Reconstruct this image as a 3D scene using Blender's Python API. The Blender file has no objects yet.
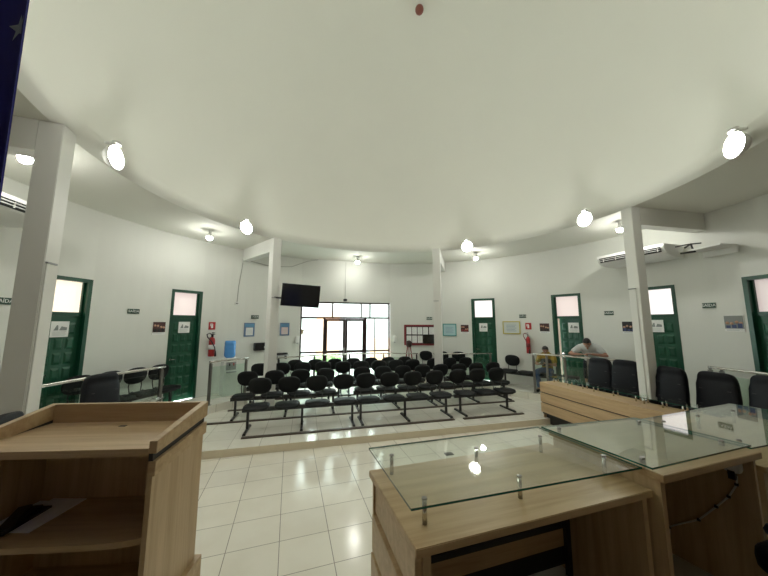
import bpy, bmesh, math, random
from math import sin, cos, pi, radians as rad, degrees, hypot, atan2
from mathutils import Vector as V, Matrix as M4, noise
random.seed(7)
SC = bpy.context.scene
COL = SC.collection

# ------------------------------------------------------------------ materials
def nodes(name):
    m = bpy.data.materials.new(name); m.use_nodes = True
    nt = m.node_tree; b = nt.nodes.get('Principled BSDF')
    return m, nt, b
def rgb(c): return (c[0], c[1], c[2], 1)
def mat(name, col, rough=.5, metal=0, spec=.5, bump=0, bscale=40, vary=0, vscale=6, emit=0, ecol=None, coat=0):
    m, nt, b = nodes(name)
    b.inputs['Base Color'].default_value = rgb(col); b.inputs['Roughness'].default_value = rough
    b.inputs['Metallic'].default_value = metal; b.inputs['Specular IOR Level'].default_value = spec
    b.inputs['Coat Weight'].default_value = coat
    tc = nt.nodes.new('ShaderNodeTexCoord')
    if vary:
        n = nt.nodes.new('ShaderNodeTexNoise'); n.inputs['Scale'].default_value = vscale; n.inputs['Detail'].default_value = 4
        r = nt.nodes.new('ShaderNodeMix'); r.data_type = 'RGBA'
        r.inputs[6].default_value = rgb([x*(1-vary) for x in col]); r.inputs[7].default_value = rgb([min(1, x*(1+vary)) for x in col])
        nt.links.new(tc.outputs['Object'], n.inputs['Vector']); nt.links.new(n.outputs['Fac'], r.inputs[0])
        nt.links.new(r.outputs[2], b.inputs['Base Color'])
    if bump:
        n = nt.nodes.new('ShaderNodeTexNoise'); n.inputs['Scale'].default_value = bscale; n.inputs['Detail'].default_value = 3
        bp = nt.nodes.new('ShaderNodeBump'); bp.inputs['Strength'].default_value = bump; bp.inputs['Distance'].default_value = .01
        nt.links.new(tc.outputs['Object'], n.inputs['Vector']); nt.links.new(n.outputs['Fac'], bp.inputs['Height'])
        nt.links.new(bp.outputs['Normal'], b.inputs['Normal'])
    if emit:
        b.inputs['Emission Color'].default_value = rgb(ecol or col); b.inputs['Emission Strength'].default_value = emit
    return m
def wood(name, c1, c2, axis=0, rough=.38):
    m, nt, b = nodes(name)
    tc = nt.nodes.new('ShaderNodeTexCoord'); mp = nt.nodes.new('ShaderNodeMapping')
    s = [9, 9, 9]; s[axis] = .55
    mp.inputs['Scale'].default_value = s
    n = nt.nodes.new('ShaderNodeTexNoise'); n.inputs['Scale'].default_value = 2.2; n.inputs['Detail'].default_value = 6; n.inputs['Distortion'].default_value = .6
    n2 = nt.nodes.new('ShaderNodeTexNoise'); n2.inputs['Scale'].default_value = 14; n2.inputs['Detail'].default_value = 3
    mx = nt.nodes.new('ShaderNodeMath'); mx.operation = 'MULTIPLY_ADD'; mx.inputs[1].default_value = .25
    cr = nt.nodes.new('ShaderNodeValToRGB')
    cr.color_ramp.elements[0].position = .42; cr.color_ramp.elements[0].color = rgb(c1)
    cr.color_ramp.elements[1].position = .78; cr.color_ramp.elements[1].color = rgb(c2)
    nt.links.new(tc.outputs['Object'], mp.inputs['Vector']); nt.links.new(mp.outputs['Vector'], n.inputs['Vector']); nt.links.new(mp.outputs['Vector'], n2.inputs['Vector'])
    nt.links.new(n2.outputs['Fac'], mx.inputs[0]); nt.links.new(n.outputs['Fac'], mx.inputs[2]); nt.links.new(mx.outputs[0], cr.inputs['Fac'])
    nt.links.new(cr.outputs['Color'], b.inputs['Base Color']); b.inputs['Roughness'].default_value = rough
    return m
def glass(name, tint, ior=1.5):
    m, nt, b = nodes(name); nt.nodes.remove(b)
    out = nt.nodes.get('Material Output')
    t = nt.nodes.new('ShaderNodeBsdfTransparent'); t.inputs['Color'].default_value = rgb(tint)
    g = nt.nodes.new('ShaderNodeBsdfGlossy'); g.inputs['Roughness'].default_value = .02; g.inputs['Color'].default_value = (1, 1, 1, 1)
    lw = nt.nodes.new('ShaderNodeLayerWeight'); lw.inputs['Blend'].default_value = .5
    pw = nt.nodes.new('ShaderNodeMath'); pw.operation = 'POWER'; pw.inputs[1].default_value = 5
    f = nt.nodes.new('ShaderNodeMath'); f.operation = 'MULTIPLY_ADD'; r0 = ((ior-1)/(ior+1))**2
    f.inputs[1].default_value = 1-r0; f.inputs[2].default_value = r0
    nt.links.new(lw.outputs['Facing'], pw.inputs[0]); nt.links.new(pw.outputs[0], f.inputs[0])
    mx = nt.nodes.new('ShaderNodeMixShader')
    nt.links.new(f.outputs[0], mx.inputs[0]); nt.links.new(t.outputs[0], mx.inputs[1]); nt.links.new(g.outputs[0], mx.inputs[2])
    nt.links.new(mx.outputs[0], out.inputs['Surface'])
    return m
def tiles(name, col, grout, sx, sy, ang, ox=0, oy=0, rough=.16):
    m, nt, b = nodes(name)
    tc = nt.nodes.new('ShaderNodeTexCoord'); mp = nt.nodes.new('ShaderNodeMapping'); mp.vector_type = 'TEXTURE'
    mp.inputs['Rotation'].default_value = (0, 0, ang); mp.inputs['Location'].default_value = (ox, oy, 0); mp.inputs['Scale'].default_value = (sx, sy, 1)
    br = nt.nodes.new('ShaderNodeTexBrick'); br.offset = 0; br.squash = 1
    br.inputs['Scale'].default_value = 1; br.inputs['Brick Width'].default_value = 1; br.inputs['Row Height'].default_value = 1
    br.inputs['Mortar Size'].default_value = .008; br.inputs['Mortar Smooth'].default_value = .1
    br.inputs['Color1'].default_value = rgb(col); br.inputs['Color2'].default_value = rgb([c*.95 for c in col]); br.inputs['Mortar'].default_value = rgb(grout)
    n = nt.nodes.new('ShaderNodeTexNoise'); n.inputs['Scale'].default_value = 2.3; n.inputs['Detail'].default_value = 5
    mx = nt.nodes.new('ShaderNodeMix'); mx.data_type = 'RGBA'; mx.blend_type = 'MULTIPLY'; mx.inputs[0].default_value = .14
    cr = nt.nodes.new('ShaderNodeValToRGB'); cr.color_ramp.elements[0].position = .35; cr.color_ramp.elements[0].color = (.62, .56, .44, 1); cr.color_ramp.elements[1].position = .6
    nt.links.new(tc.outputs['Object'], mp.inputs['Vector']); nt.links.new(mp.outputs['Vector'], br.inputs['Vector']); nt.links.new(tc.outputs['Object'], n.inputs['Vector'])
    nt.links.new(n.outputs['Fac'], cr.inputs['Fac']); nt.links.new(br.outputs['Color'], mx.inputs[6]); nt.links.new(cr.outputs['Color'], mx.inputs[7])
    nt.links.new(mx.outputs[2], b.inputs['Base Color']); b.inputs['Roughness'].default_value = rough
    bp = nt.nodes.new('ShaderNodeBump'); bp.inputs['Strength'].default_value = .25; bp.inputs['Distance'].default_value = .004; bp.invert = True
    nt.links.new(br.outputs['Fac'], bp.inputs['Height']); nt.links.new(bp.outputs['Normal'], b.inputs['Normal'])
    return m
WALL = mat('wall_paint', (.71, .715, .665), .6, bump=.08, bscale=18, vary=.025, vscale=1.2)
CEIL = mat('ceiling_paint', (.80, .80, .73), .75, bump=.06, bscale=10, vary=.02, vscale=.8)
DOME = mat('dome_plaster', (.87, .875, .80), .75, bump=.15, bscale=3, vary=.025, vscale=1.0)
PILL = mat('pillar_paint', (.78, .78, .74), .45)
FLOORT = tiles('floor_tile', (.86, .83, .73), (.34, .31, .26), .485, .43, rad(4), -1.77, .02)
PLATT = tiles('platform_tile', (.85, .83, .74), (.45, .42, .35), .485, .45, rad(1), -1.77, 1.3)
RISER = mat('riser_tile', (.74, .66, .50), .3, vary=.08, vscale=5)
DAISM = mat('dais_tile', (.55, .52, .45), .3, vary=.06)
MAPLE = wood('maple_laminate', (.39, .26, .13), (.53, .38, .21), 0)
MAPLEY = wood('maple_laminate_upright', (.42, .29, .155), (.56, .41, .235), 2)
MAPLED = wood('maple_laminate_bench', (.46, .315, .18), (.60, .43, .25), 1)
DARKGAP = mat('dark_groove', (.03, .028, .025), .7)
GREEN = mat('green_door_paint', (.007, .075, .037), .38, vary=.12, vscale=3)
GREEND = mat('green_frame_paint', (.006, .062, .032), .3, vary=.12, vscale=3)
BROWN = mat('dark_bronze_frame', (.035, .016, .014), .35)
BLACKF = mat('black_seat_vinyl', (.008, .0095, .010), .55, spec=.22, bump=.25, bscale=120)
LEATH = mat('black_leather', (.006, .007, .011), .5, spec=.25, bump=.2, bscale=70)
BLACKM = mat('black_metal', (.02, .02, .021), .35)
BATTEN = mat('dark_brown_batten', (.085, .062, .045), .5, vary=.2, vscale=5)
STEEL = mat('brushed_steel', (.62, .60, .56), .22, metal=1)
STEELD = mat('dull_steel_post', (.28, .27, .25), .38, metal=1)
CHROME = mat('chrome', (.75, .75, .74), .12, metal=1)
GLASS = glass('clear_glass', (.90, .97, .93))
GLASST = glass('table_glass', (.955, .985, .968), 1.52)
GLASSC = glass('center_table_glass', (.90, .95, .92), 2.3)
GEDGE = mat('green_glass_edge', (.01, .10, .065), .12, spec=.8)
WHITEP = mat('white_plastic', (.78, .78, .75), .4)
GREYP = mat('grey_plastic', (.35, .36, .36), .45)
BLACKP = mat('black_plastic', (.012, .012, .013), .35)
SCREEN = mat('dark_screen', (.010, .011, .012), .12)
PAPER = mat('white_paper', (.82, .82, .80), .8)
INK = mat('grey_ink', (.25, .27, .26), .8)
INKG = mat('light_ink', (.52, .55, .53), .8)
PDARK = mat('print_dark', (.06, .02, .018), .6)
PRED = mat('print_red', (.24, .03, .03), .6)
PNAVY = mat('print_blue', (.05, .07, .17), .6)
RED = mat('red_paint', (.42, .02, .022), .35)
REDD = mat('dark_red', (.20, .018, .024), .5)
SKINP = mat('print_skin', (.50, .28, .19), .6)
NAVY = mat('print_navy', (.03, .05, .20), .6)
CYAN = mat('print_cyan', (.12, .28, .45), .6)
PINKP = mat('print_pink', (.72, .56, .55), .6)
TEAL = mat('teal_frame', (.05, .30, .27), .4)
TEALP = mat('teal_print', (.40, .58, .60), .5)
GOLD = mat('gold_frame', (.55, .47, .10), .4)
SIGNG = mat('sign_dark_green', (.02, .06, .04), .5)
BLUEB = mat('water_bottle_blue', (.10, .33, .75), .15, spec=.6)
FLAGB = mat('flag_blue', (.010, .014, .26), .6, vary=.2, vscale=4)
FLAGS = mat('flag_pale_star', (.36, .46, .62), .6)
SKIN = mat('skin', (.36, .19, .125), .5)
HAIR = mat('dark_hair', (.012, .010, .009), .5)
SHIRTG = mat('pale_grey_shirt', (.55, .57, .56), .8, vary=.06)
SHIRTY = mat('mustard_shirt', (.30, .20, .03), .8, vary=.1)
SHIRTD = mat('dark_shirt_panel', (.03, .03, .035), .8)
JEANS = mat('blue_jeans', (.04, .07, .16), .85, vary=.15)
SHORTS = mat('dark_shorts', (.015, .018, .03), .85)
SHOE = mat('dark_shoe', (.02, .018, .016), .5)
EYE = mat('eye_white', (.7, .68, .65), .3)
BULB = mat('bulb_glow', (1, 1, .96), .4, emit=135, ecol=(1, 1, .93))
WIRE = mat('cable_white', (.70, .69, .64), .5)
WIREG = mat('cable_grey', (.38, .37, .34), .5)
def lit(name, c, e): return mat(name, (.6, .58, .55), .35, emit=e, ecol=c)
PANES = {'peach': lit('lit_pane_peach', (1, .86, .68), .62), 'pink': lit('lit_pane_pink', (1, .80, .76), .36), 'white': lit('lit_pane_white', (1, .92, .92), .56), 'rose': lit('lit_pane_rose', (1, .82, .80), .26)}

# ------------------------------------------------------------------ mesh helpers
class MB:
    def __init__(s): s.v = []; s.f = []; s.m = []; s.sm = []
    def add(s, vs, fs, mi=0, smooth=False, T=None):
        o = len(s.v)
        s.v += [tuple(T @ V(p)) if T else tuple(p) for p in vs]
        s.f += [tuple(o+i for i in f) for f in fs]; s.m += [mi]*len(fs); s.sm += [smooth]*len(fs)
        return s
    def box(s, c, d, rz=0, mi=0, T=None):
        x, y, z = d[0]/2, d[1]/2, d[2]/2
        vs = [(sx*x, sy*y, sz*z) for sz in (-1, 1) for sy in (-1, 1) for sx in (-1, 1)]
        R = M4.Translation(c) @ M4.Rotation(rz, 4, 'Z')
        if T: R = T @ R
        return s.add(vs, [(0, 2, 3, 1), (4, 5, 7, 6), (0, 1, 5, 4), (2, 6, 7, 3), (0, 4, 6, 2), (1, 3, 7, 5)], mi, False, R)
    def bx(s, x0, x1, y0, y1, z0, z1, mi=0): return s.box(((x0+x1)/2, (y0+y1)/2, (z0+z1)/2), (x1-x0, y1-y0, z1-z0), 0, mi)
    def prism(s, poly, z0, z1, mi=0, side=None, T=None):
        n = len(poly); a = sum(poly[i][0]*poly[(i+1) % n][1]-poly[(i+1) % n][0]*poly[i][1] for i in range(n))
        if a < 0: poly = poly[::-1]
        z0 = z0 if hasattr(z0, '__len__') else [z0]*n; z1 = z1 if hasattr(z1, '__len__') else [z1]*n
        vs = [(p[0], p[1], z0[i]) for i, p in enumerate(poly)]+[(p[0], p[1], z1[i]) for i, p in enumerate(poly)]
        s.add(vs, [tuple(range(n-1, -1, -1)), tuple(range(n, 2*n))]+[], mi, False, T)
        o = len(s.v)-2*n
        for i in range(n):
            j = (i+1) % n; s.f.append((o+i, o+j, o+n+j, o+n+i)); s.m.append(mi if side is None else side); s.sm.append(False)
        return s
    def tube(s, path, r, n=8, mi=0, T=None, cap=True):
        P = [V(p) for p in path]; k = len(P); rr = r if hasattr(r, '__len__') else [r]*k
        vs = []; up = None
        for i in range(k):
            d = (P[min(i+1, k-1)]-P[max(i-1, 0)]).normalized()
            if up is None:
                up = V((0, 0, 1)) if abs(d.z) < .9 else V((1, 0, 0))
            a = d.cross(up).normalized(); up = a.cross(d).normalized()
            for j in range(n):
                t = 2*pi*j/n; vs.append(P[i]+(a*cos(t)+up*sin(t))*rr[i])
        fs = [(i*n+j, i*n+(j+1) % n, (i+1)*n+(j+1) % n, (i+1)*n+j) for i in range(k-1) for j in range(n)]
        s.add(vs, fs, mi, True, T)
        if cap:
            o = len(s.v)-k*n
            s.f += [tuple(o+j for j in range(n-1, -1, -1)), tuple(o+(k-1)*n+j for j in range(n))]; s.m += [mi, mi]; s.sm += [False, False]
        return s
    def lathe(s, prof, n=20, mi=0, T=None, smooth=True):
        vs = []; k = len(prof)
        for r, z in prof:
            for j in range(n): vs.append((r*cos(2*pi*j/n), r*sin(2*pi*j/n), z))
        fs = [(i*n+j, i*n+(j+1) % n, (i+1)*n+(j+1) % n, (i+1)*n+j) for i in range(k-1) for j in range(n)]
        fs += [tuple(range(n-1, -1, -1)), tuple((k-1)*n+j for j in range(n))]
        return s.add(vs, fs, mi, smooth, T)
    def ell(s, c, r, nu=14, nv=9, e1=1., e2=1., mi=0, T=None, fn=None):
        """superellipsoid: e1 roundness of profile, e2 roundness of plan"""
        p = lambda x, e: math.copysign(abs(x)**e, x)
        vs = []
        for i in range(nv+1):
            a = -pi/2+pi*i/nv
            for j in range(nu):
                b = 2*pi*j/nu
                q = [p(cos(a), e1)*p(cos(b), e2)*r[0], p(cos(a), e1)*p(sin(b), e2)*r[1], p(sin(a), e1)*r[2]]
                if fn: q = fn(*q)
                vs.append((q[0]+c[0], q[1]+c[1], q[2]+c[2]))
        fs = [(i*nu+j, i*nu+(j+1) % nu, (i+1)*nu+(j+1) % nu, (i+1)*nu+j) for i in range(nv) for j in range(nu)]
        return s.add(vs, fs, mi, True, T)
    def mesh(s, name, mats, bevel=0):
        me = bpy.data.meshes.new(name); me.from_pydata([tuple(p) for p in s.v], [], s.f); me.validate(verbose=False)
        for m in (mats if isinstance(mats, (list, tuple)) else [mats]): me.materials.append(m)
        if len(me.polygons) == len(s.f):
            for i, p in enumerate(me.polygons): p.material_index = s.m[i]; p.use_smooth = s.sm[i]
        bm = bmesh.new(); bm.from_mesh(me)
        bmesh.ops.remove_doubles(bm, verts=bm.verts, dist=1e-6)
        if bevel:
            es = [e for e in bm.edges if len(e.link_faces) == 2 and not (e.link_faces[0].smooth and e.link_faces[1].smooth) and e.calc_face_angle(0) > .5]
            bmesh.ops.bevel(bm, geom=es, offset=bevel, segments=2, affect='EDGES', clamp_overlap=True)
        bm.to_mesh(me); bm.free()
        return me
def link(name, me, parent=None, loc=(0, 0, 0), rz=0):
    o = bpy.data.objects.new(name, me); COL.objects.link(o); o.location = loc; o.rotation_euler = (0, 0, rz)
    if parent: o.parent = parent
    return o
def ob(name, mb, mats, parent=None, loc=(0, 0, 0), rz=0, bevel=0): return link(name, mb.mesh(name, mats, bevel), parent, loc, rz)
def tag(o, label, cat, group=None, kind=None):
    o['label'] = label; o['category'] = cat
    if group: o['group'] = group
    if kind: o['kind'] = kind
    return o
def thing(name, label, cat, loc=(0, 0, 0), rz=0, group=None):
    return tag(link(name, None, None, loc, rz), label, cat, group)
def struct(name, mb, mats, label, cat, parent=None, bevel=0, loc=(0, 0, 0), rz=0):
    o = ob(name, mb, mats, parent, loc, rz, bevel)
    return tag(o, label, cat, None, 'structure')
def copy_tree(o, parent=None):
    c = o.copy(); COL.objects.link(c); c.parent = parent
    for ch in list(o.children): copy_tree(ch, c)
    return c
def pol(a, r, z=0): a = rad(a); return (r*sin(a), r*cos(a), z)
def text_mesh(txt, size, mat_, name, depth=.001):
    cu = bpy.data.curves.new(name, 'FONT'); cu.body = txt; cu.size = size; cu.align_x = 'CENTER'; cu.align_y = 'CENTER'; cu.extrude = depth; cu.resolution_u = 2
    o = bpy.data.objects.new(name, cu); COL.objects.link(o)
    dg = bpy.context.evaluated_depsgraph_get(); me = bpy.data.meshes.new_from_object(o.evaluated_get(dg))
    bpy.data.objects.remove(o)
    me.transform(M4.Rotation(rad(90), 4, 'X'))   # faces -y
    me.materials.clear(); me.materials.append(mat_)
    return me

RO, RI, HC = 6.03, 4.13, 4.32     # wall radius, dome radius, ring ceiling height
GZ, PZ = .30, .12                 # gallery and platform floor heights

# ------------------------------------------------------------------ shell
DOORS = [(-69.6, 6.9), (-48.25, 6.9), (42.85, 7.2), (65.65, 7.1), (84.0, 7.2), (100.9, 7.2)]
DTOP = 2.98
WIN0, WIN1, WINZ = -17.6, 12.2, 2.88
wr = lambda a: RO
chord = RO*cos(rad((WIN1-WIN0)/2))
def wrad(a, base=RO):
    if WIN0 < a < WIN1: return base/RO*chord/cos(rad(a-(WIN0+WIN1)/2))
    return base
def wall_part(name, a0, a1, label, m_=None):
    cuts = {a0, a1}
    a = math.ceil(a0/2)*2
    while a < a1: cuts.add(float(a)); a += 2
    spans = [(c-w/2, c+w/2, DTOP, 'd') for c, w in DOORS]+[(WIN0, WIN1, WINZ, 'w')]
    cuts = {c for c in cuts if not any(s+.05 < c < e-.05 for s, e, _, k in spans if k == 'd')}
    for s, e, _, _ in spans:
        for q in (s, e):
            if a0 <= q <= a1: cuts.add(q)
    cs = sorted(cuts); mb = MB()
    for p, q in zip(cs, cs[1:]):
        if q-p < .01: continue
        m = (p+q)/2; zb = 0
        for s, e, zt, k in spans:
            if s-.01 <= m <= e+.01: zb = zt
        eps = .001
        ri = (wrad(p+eps), wrad(q-eps)); ro = (ri[0]+.16, ri[1]+.16)
        P = [pol(p, ri[0]), pol(q, ri[1]), pol(q, ro[1]), pol(p, ro[0])]
        mb.prism([x[:2] for x in P], zb, HC+.05)
    o = struct(name, mb, m_ or WALL, label, 'wall')
    return o
DIMWALL = wood('bounce_dimming_wood', (.24, .18, .13), (.33, .25, .18), 2)  # made-up dark finish for the unseen back wall, cuts bounce onto the dais
wall_part('wall_left', -115, WIN0, 'white curved wall on the left with two green doors')
wall_part('wall_front', WIN0, WIN1, 'white wall strip above the glazed entrance')
wall_part('wall_right', WIN1, 115, 'white curved wall on the right with four green doors')
wall_part('wall_back', 115, 245, 'unseen wall behind the speaker dais, made dark to cut bounced light', DIMWALL)
# floors
disc = lambda r, n=96: [pol(360*i/n, r)[:2] for i in range(n)]
struct('floor', MB().prism(disc(RO+.16), -.15, 0), FLOORT, 'cream tiled floor in front of the audience platform', 'floor')
# audience platform: chord at y=1.3, notched for the side benches
pl = []
yb = 1.30; side_r = [(3.62, yb), (3.62, .3), (3.68, -.6), (3.98, -1.6), (4.3, -2.4)]
pl = [(-x, y) for x, y in side_r[::-1]]+side_r
for i in range(81):
    a = 118-236*i/80; pl.append(pol(a, RO-.001)[:2])
struct('floor_platform', MB().prism(pl, 0, PZ, 0, 1), [PLATT, RISER], 'raised tiled platform that carries the audience benches', 'platform')
def ring_sector(a0, a1, r0, r1, z0, z1, mb=None, step=2.5):
    mb = mb or MB(); n = max(2, int((a1-a0)/step)); A = [a0+(a1-a0)*i/n for i in range(n+1)]
    vs = []
    for a in A:
        for r, z in ((r0, z0), (r1, z0), (r1, z1), (r0, z1)): vs.append(pol(a, r, z))
    fs = []
    for i in range(n):
        o, p = i*4, i*4+4
        for j in range(4): fs.append((o+j, o+(j+1) % 4, p+(j+1) % 4, p+j))
    fs += [(0, 3, 2, 1), (n*4, n*4+1, n*4+2, n*4+3)]
    return mb.add(vs, fs)
GEDGE_R = 5.0
struct('floor_gallery_left', ring_sector(-128, -36.5, GEDGE_R, RO-.001, 0, GZ), PLATT, 'raised tiled walkway along the left wall', 'walkway')
struct('floor_gallery_right', ring_sector(46, 128, GEDGE_R+.1, RO-.001, 0, GZ, ring_sector(19.5, 46, 5.25, RO-.001, 0, GZ)), PLATT, 'raised tiled walkway along the right wall', 'walkway')
# speaker dais with a stair recess
da = [(-3.6, -1.62), (-2.16, -1.86), (-2.14, -2.3), (-2.12, -2.75), (-1.16, -2.75), (-1.14, -2.20), (4.2, -2.05)]
da += [pol(a, RO-.01)[:2] for a in range(118, 256, 6)]
dais = struct('floor_dais', MB().prism(da, 0, .54, 0, 0), DAISM, 'raised dais under the lectern and the glass-topped desks', 'dais')
# ceiling ring
mb = ring_sector(-180, 180, RI+.148, RO+.16, HC, HC+.2, step=3.75)
struct('ceiling', mb, CEIL, 'flat ring of white ceiling around the dome', 'ceiling')
DH = 3.46
mb = MB(); vs = []; n, k = 96, 26
for sh, off in ((0, 0), (1, .15)):
    for i in range(k):
        t = pi/2*i/k; r, z = (RI+off)*cos(t), HC+(DH+off)*sin(t)
        for j in range(n): vs.append((r*sin(2*pi*j/n), r*cos(2*pi*j/n), z))
    vs.append((0, 0, HC+DH+off))
fs = []; S = k*n+1
for sh in (0, 1):
    o = sh*S
    for i in range(k-1):
        for j in range(n): fs.append((o+i*n+j, o+(i+1)*n+j, o+(i+1)*n+(j+1) % n, o+i*n+(j+1) % n))
    for j in range(n): fs.append((o+(k-1)*n+j, o+k*n, o+(k-1)*n+(j+1) % n))
for j in range(n): fs.append((j, (j+1) % n, S+(j+1) % n, S+j))
mb.add(vs, fs, 0, True)
struct('ceiling_dome', mb, DOME, 'large smooth white plaster dome over the hall', 'dome')
# pillars, beams
PILLARS = [(-95.5, 4.27, 'left edge of the picture, in front of the first green door'), (-34.4, 4.28, 'beside the hanging television'), (30.2, 4.05, 'in front of the notice board'), (92.6, 4.34, 'in front of the wall air conditioner')]
for i, (a, r, lab) in enumerate(PILLARS):
    w = (.205, .215, .215, .195)[i]
    p = pol(a, r)
    zb = 0 if i in (0, 3) else PZ
    mb = MB().box((0, 0, (zb+HC)/2), (w, w, HC-zb))
    o = struct('pillar', mb, PILL, 'square white pillar '+('at the ' if i == 0 else '')+lab, 'pillar', None, .006, p, -rad(a))
    zc = 2.78
    cb = MB().box((-w*.12, -w/2-.006, (zb+zc)/2), (w*.62, .014, zc-zb))
    ob('conduit_cover', cb, PILL, o, bevel=.003)
    ob('cover_cap', MB().box((-w*.12, -w/2-.011, zc+.008), (w*.66, .024, .018)), GREYP, o)
    bm_ = MB().box((0, (r+w/2+RO-.02)/2, HC-.17), (.2, RO-.02-r-w/2, .34))
    struct('ceiling_beam', bm_, PILL, 'short white ceiling beam from wall to the pillar '+lab, 'beam', None, .004, (0, 0, 0), -rad(a))
    p_ = SC.objects[-1] if False else None

# entrance window wall (flat, dark bronze frames)
wm = (WIN0+WIN1)/2
W2 = RO*sin(rad((WIN1-WIN0)/2))
wloc = pol(wm, chord+.08); wrz = -rad(wm)
def lx(px):  # picture columns measured once: local x on the entrance plane
    return px
win = tag(link('window_1', None, None, wloc, wrz), 'glazed entrance screen with brown frames and double glass doors', 'window', None, 'structure')
X = {'l': -W2, 'r': W2, 'a': -.72, 'b': .72}
zr, zt, zb = 1.20, 2.34, PZ
dl, dr = -.77, .66
fr = MB()
for x in (-W2+.025, W2-.025): fr.bx(x-.025, x+.025, -.04, .04, zb, WINZ)
fr.bx(-W2, W2, -.04, .04, WINZ-.05, WINZ); fr.bx(-W2, W2, -.045, .045, zt-.03, zt+.03)
fr.bx(-W2, dl, -.04, .04, zr-.025, zr+.025); fr.bx(dr, W2, -.04, .04, zr-.025, zr+.025)
for x in (dl, dr): fr.bx(x-.03, x+.03, -.045, .045, zb, zt)
for x in (-.50, .50, .82): fr.bx(x-.024, x+.024, -.03, .03, zt, WINZ)
fr.bx(1.0-.015, 1.0+.015, -.03, .03, zb, zt)
fr.bx(-W2, dl, -.04, .04, zb, zb+.06); fr.bx(dr, W2, -.04, .04, zb, zb+.06)
ob('window_frame', fr, BROWN, win)
for (x0, x1, z0, z1) in ((-W2+.05, -.518, zt+.03, WINZ-.05), (-.482, .482, zt+.03, WINZ-.05), (.518, .802, zt+.03, WINZ-.05), (.838, W2-.05, zt+.03, WINZ-.05), (-W2+.05, dl-.03, zr+.025, zt-.03), (-W2+.05, dl-.03, zb+.06, zr-.025), (dr+.03, .985, zr+.025, zt-.03), (1.015, W2-.05, zr+.025, zt-.03), (dr+.03, .985, zb+.06, zr-.025), (1.015, W2-.05, zb+.06, zr-.025)):
    ob('window_pane', MB().bx(x0, x1, -.004, .004, z0, z1), GLASS, win)
for side in (0, 1):
    x0, x1 = (dl+.03, (dl+dr)/2-.003) if side == 0 else ((dl+dr)/2+.003, dr-.03)
    d = MB(); w = .075
    d.bx(x0, x0+w, -.025, .025, zb+.01, zt-.035); d.bx(x1-w, x1, -.025, .025, zb+.01, zt-.035)
    d.bx(x0, x1, -.025, .025, zt-.035-w, zt-.035); d.bx(x0, x1, -.025, .025, zb+.01, zb+.13); d.bx(x0, x1, -.025, .025, zr-.04, zr+.04)
    o = ob('entrance_door', d, BROWN, win)
    ob('door_pane', MB().bx(x0+w, x1-w, -.004, .004, zr+.04, zt-.035-w), GLASS, o)
    ob('door_pane', MB().bx(x0+w, x1-w, -.004, .004, zb+.13, zr-.04), GLASS, o)
    hx = x1-w/2 if side == 0 else x0+w/2
    ob('door_handle', MB().tube([(hx, -.025, 1.0), (hx, -.07, 1.0), (hx, -.07, 1.32), (hx, -.025, 1.32)], .011, 8), STEELD, o)

# green doors
def green_door(i, a, wdeg, pane, label, ajar=0, paper=True):
    w = 2*(RO)*sin(rad(wdeg/2)); z0, z1 = GZ, DTOP
    root = tag(link('door_%d' % i, None, None, pol(a, RO*cos(rad(wdeg/2))+.005), -rad(a)), label, 'door', None, 'structure')
    f = MB(); t = .065; dpt = .17
    f.bx(-w/2, -w/2+t, -.012, dpt, z0, z1); f.bx(w/2-t, w/2, -.012, dpt, z0, z1); f.bx(-w/2+t, w/2-t, -.012, dpt, z1-t, z1)
    trz = 2.36
    f.bx(-w/2+t, w/2-t, .05, dpt, trz-.07, trz)
    ob('door_frame', f, GREEND, root)
    ob('transom_frame', MB().bx(-w/2+t, -w/2+t+.03, .06, .14, trz, z1-t).bx(w/2-t-.03, w/2-t, .06, .14, trz, z1-t), GREEND, root)
    ob('transom_pane', MB().bx(-w/2+t+.03, w/2-t-.03, .095, .105, trz, z1-t), PANES[pane], root)
    # leaf with raised square panels
    lw = w-2*t; l = MB(); zt_ = trz-.07
    l.bx(-lw/2, lw/2, 0, .035, z0+.01, zt_)
    nc, nr = 3, 7
    cw = (lw-.1)/nc; ch = (zt_-z0-.18)/nr
    for c in range(nc):
        for r in range(nr):
            cx = -lw/2+.05+cw*(c+.5); cz = z0+.09+ch*(r+.5); hx, hz = cw/2-.022, ch/2-.028
            vs = [(cx-hx, 0, cz-hz), (cx+hx, 0, cz-hz), (cx+hx, 0, cz+hz), (cx-hx, 0, cz+hz), (cx-hx*.6, -.015, cz-hz*.62), (cx+hx*.6, -.015, cz-hz*.62), (cx+hx*.6, -.015, cz+hz*.62), (cx-hx*.6, -.015, cz+hz*.62)]
            l.add(vs, [(0, 1, 5, 4), (1, 2, 6, 5), (2, 3, 7, 6), (3, 0, 4, 7), (4, 5, 6, 7)])
    if ajar:
        leaf = ob('door_leaf', l, GREEN, root, (lw/2-lw/2*cos(ajar), .075+lw/2*sin(ajar), 0), -ajar)
    else:
        leaf = ob('door_leaf', l, GREEN, root, (0, .075, 0))
    h = MB().lathe([(.022, 0), (.022, .008)], 12, T=M4.Translation((-lw/2+.05, 0, 1.30)) @ M4.Rotation(rad(90), 4, 'X'))
    h.tube([(-lw/2+.05, -.005, 1.30), (-lw/2+.05, -.05, 1.30), (-lw/2+.15, -.055, 1.30)], .009, 8)
    ob('door_handle', h, STEEL, leaf)
    return root, w
DLAB = [('peach', 'panelled green door with peach-lit transom behind the left edge pillar'), ('pink', 'panelled green door on the left wall beside a fire extinguisher'), ('white', 'panelled green door right of the notice board'), ('pink', 'green door standing ajar behind the man leaning on the rail'), ('white', 'green door partly hidden by the pillar under the air conditioner'), ('rose', 'green door cut by the right edge of the picture')]
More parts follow.
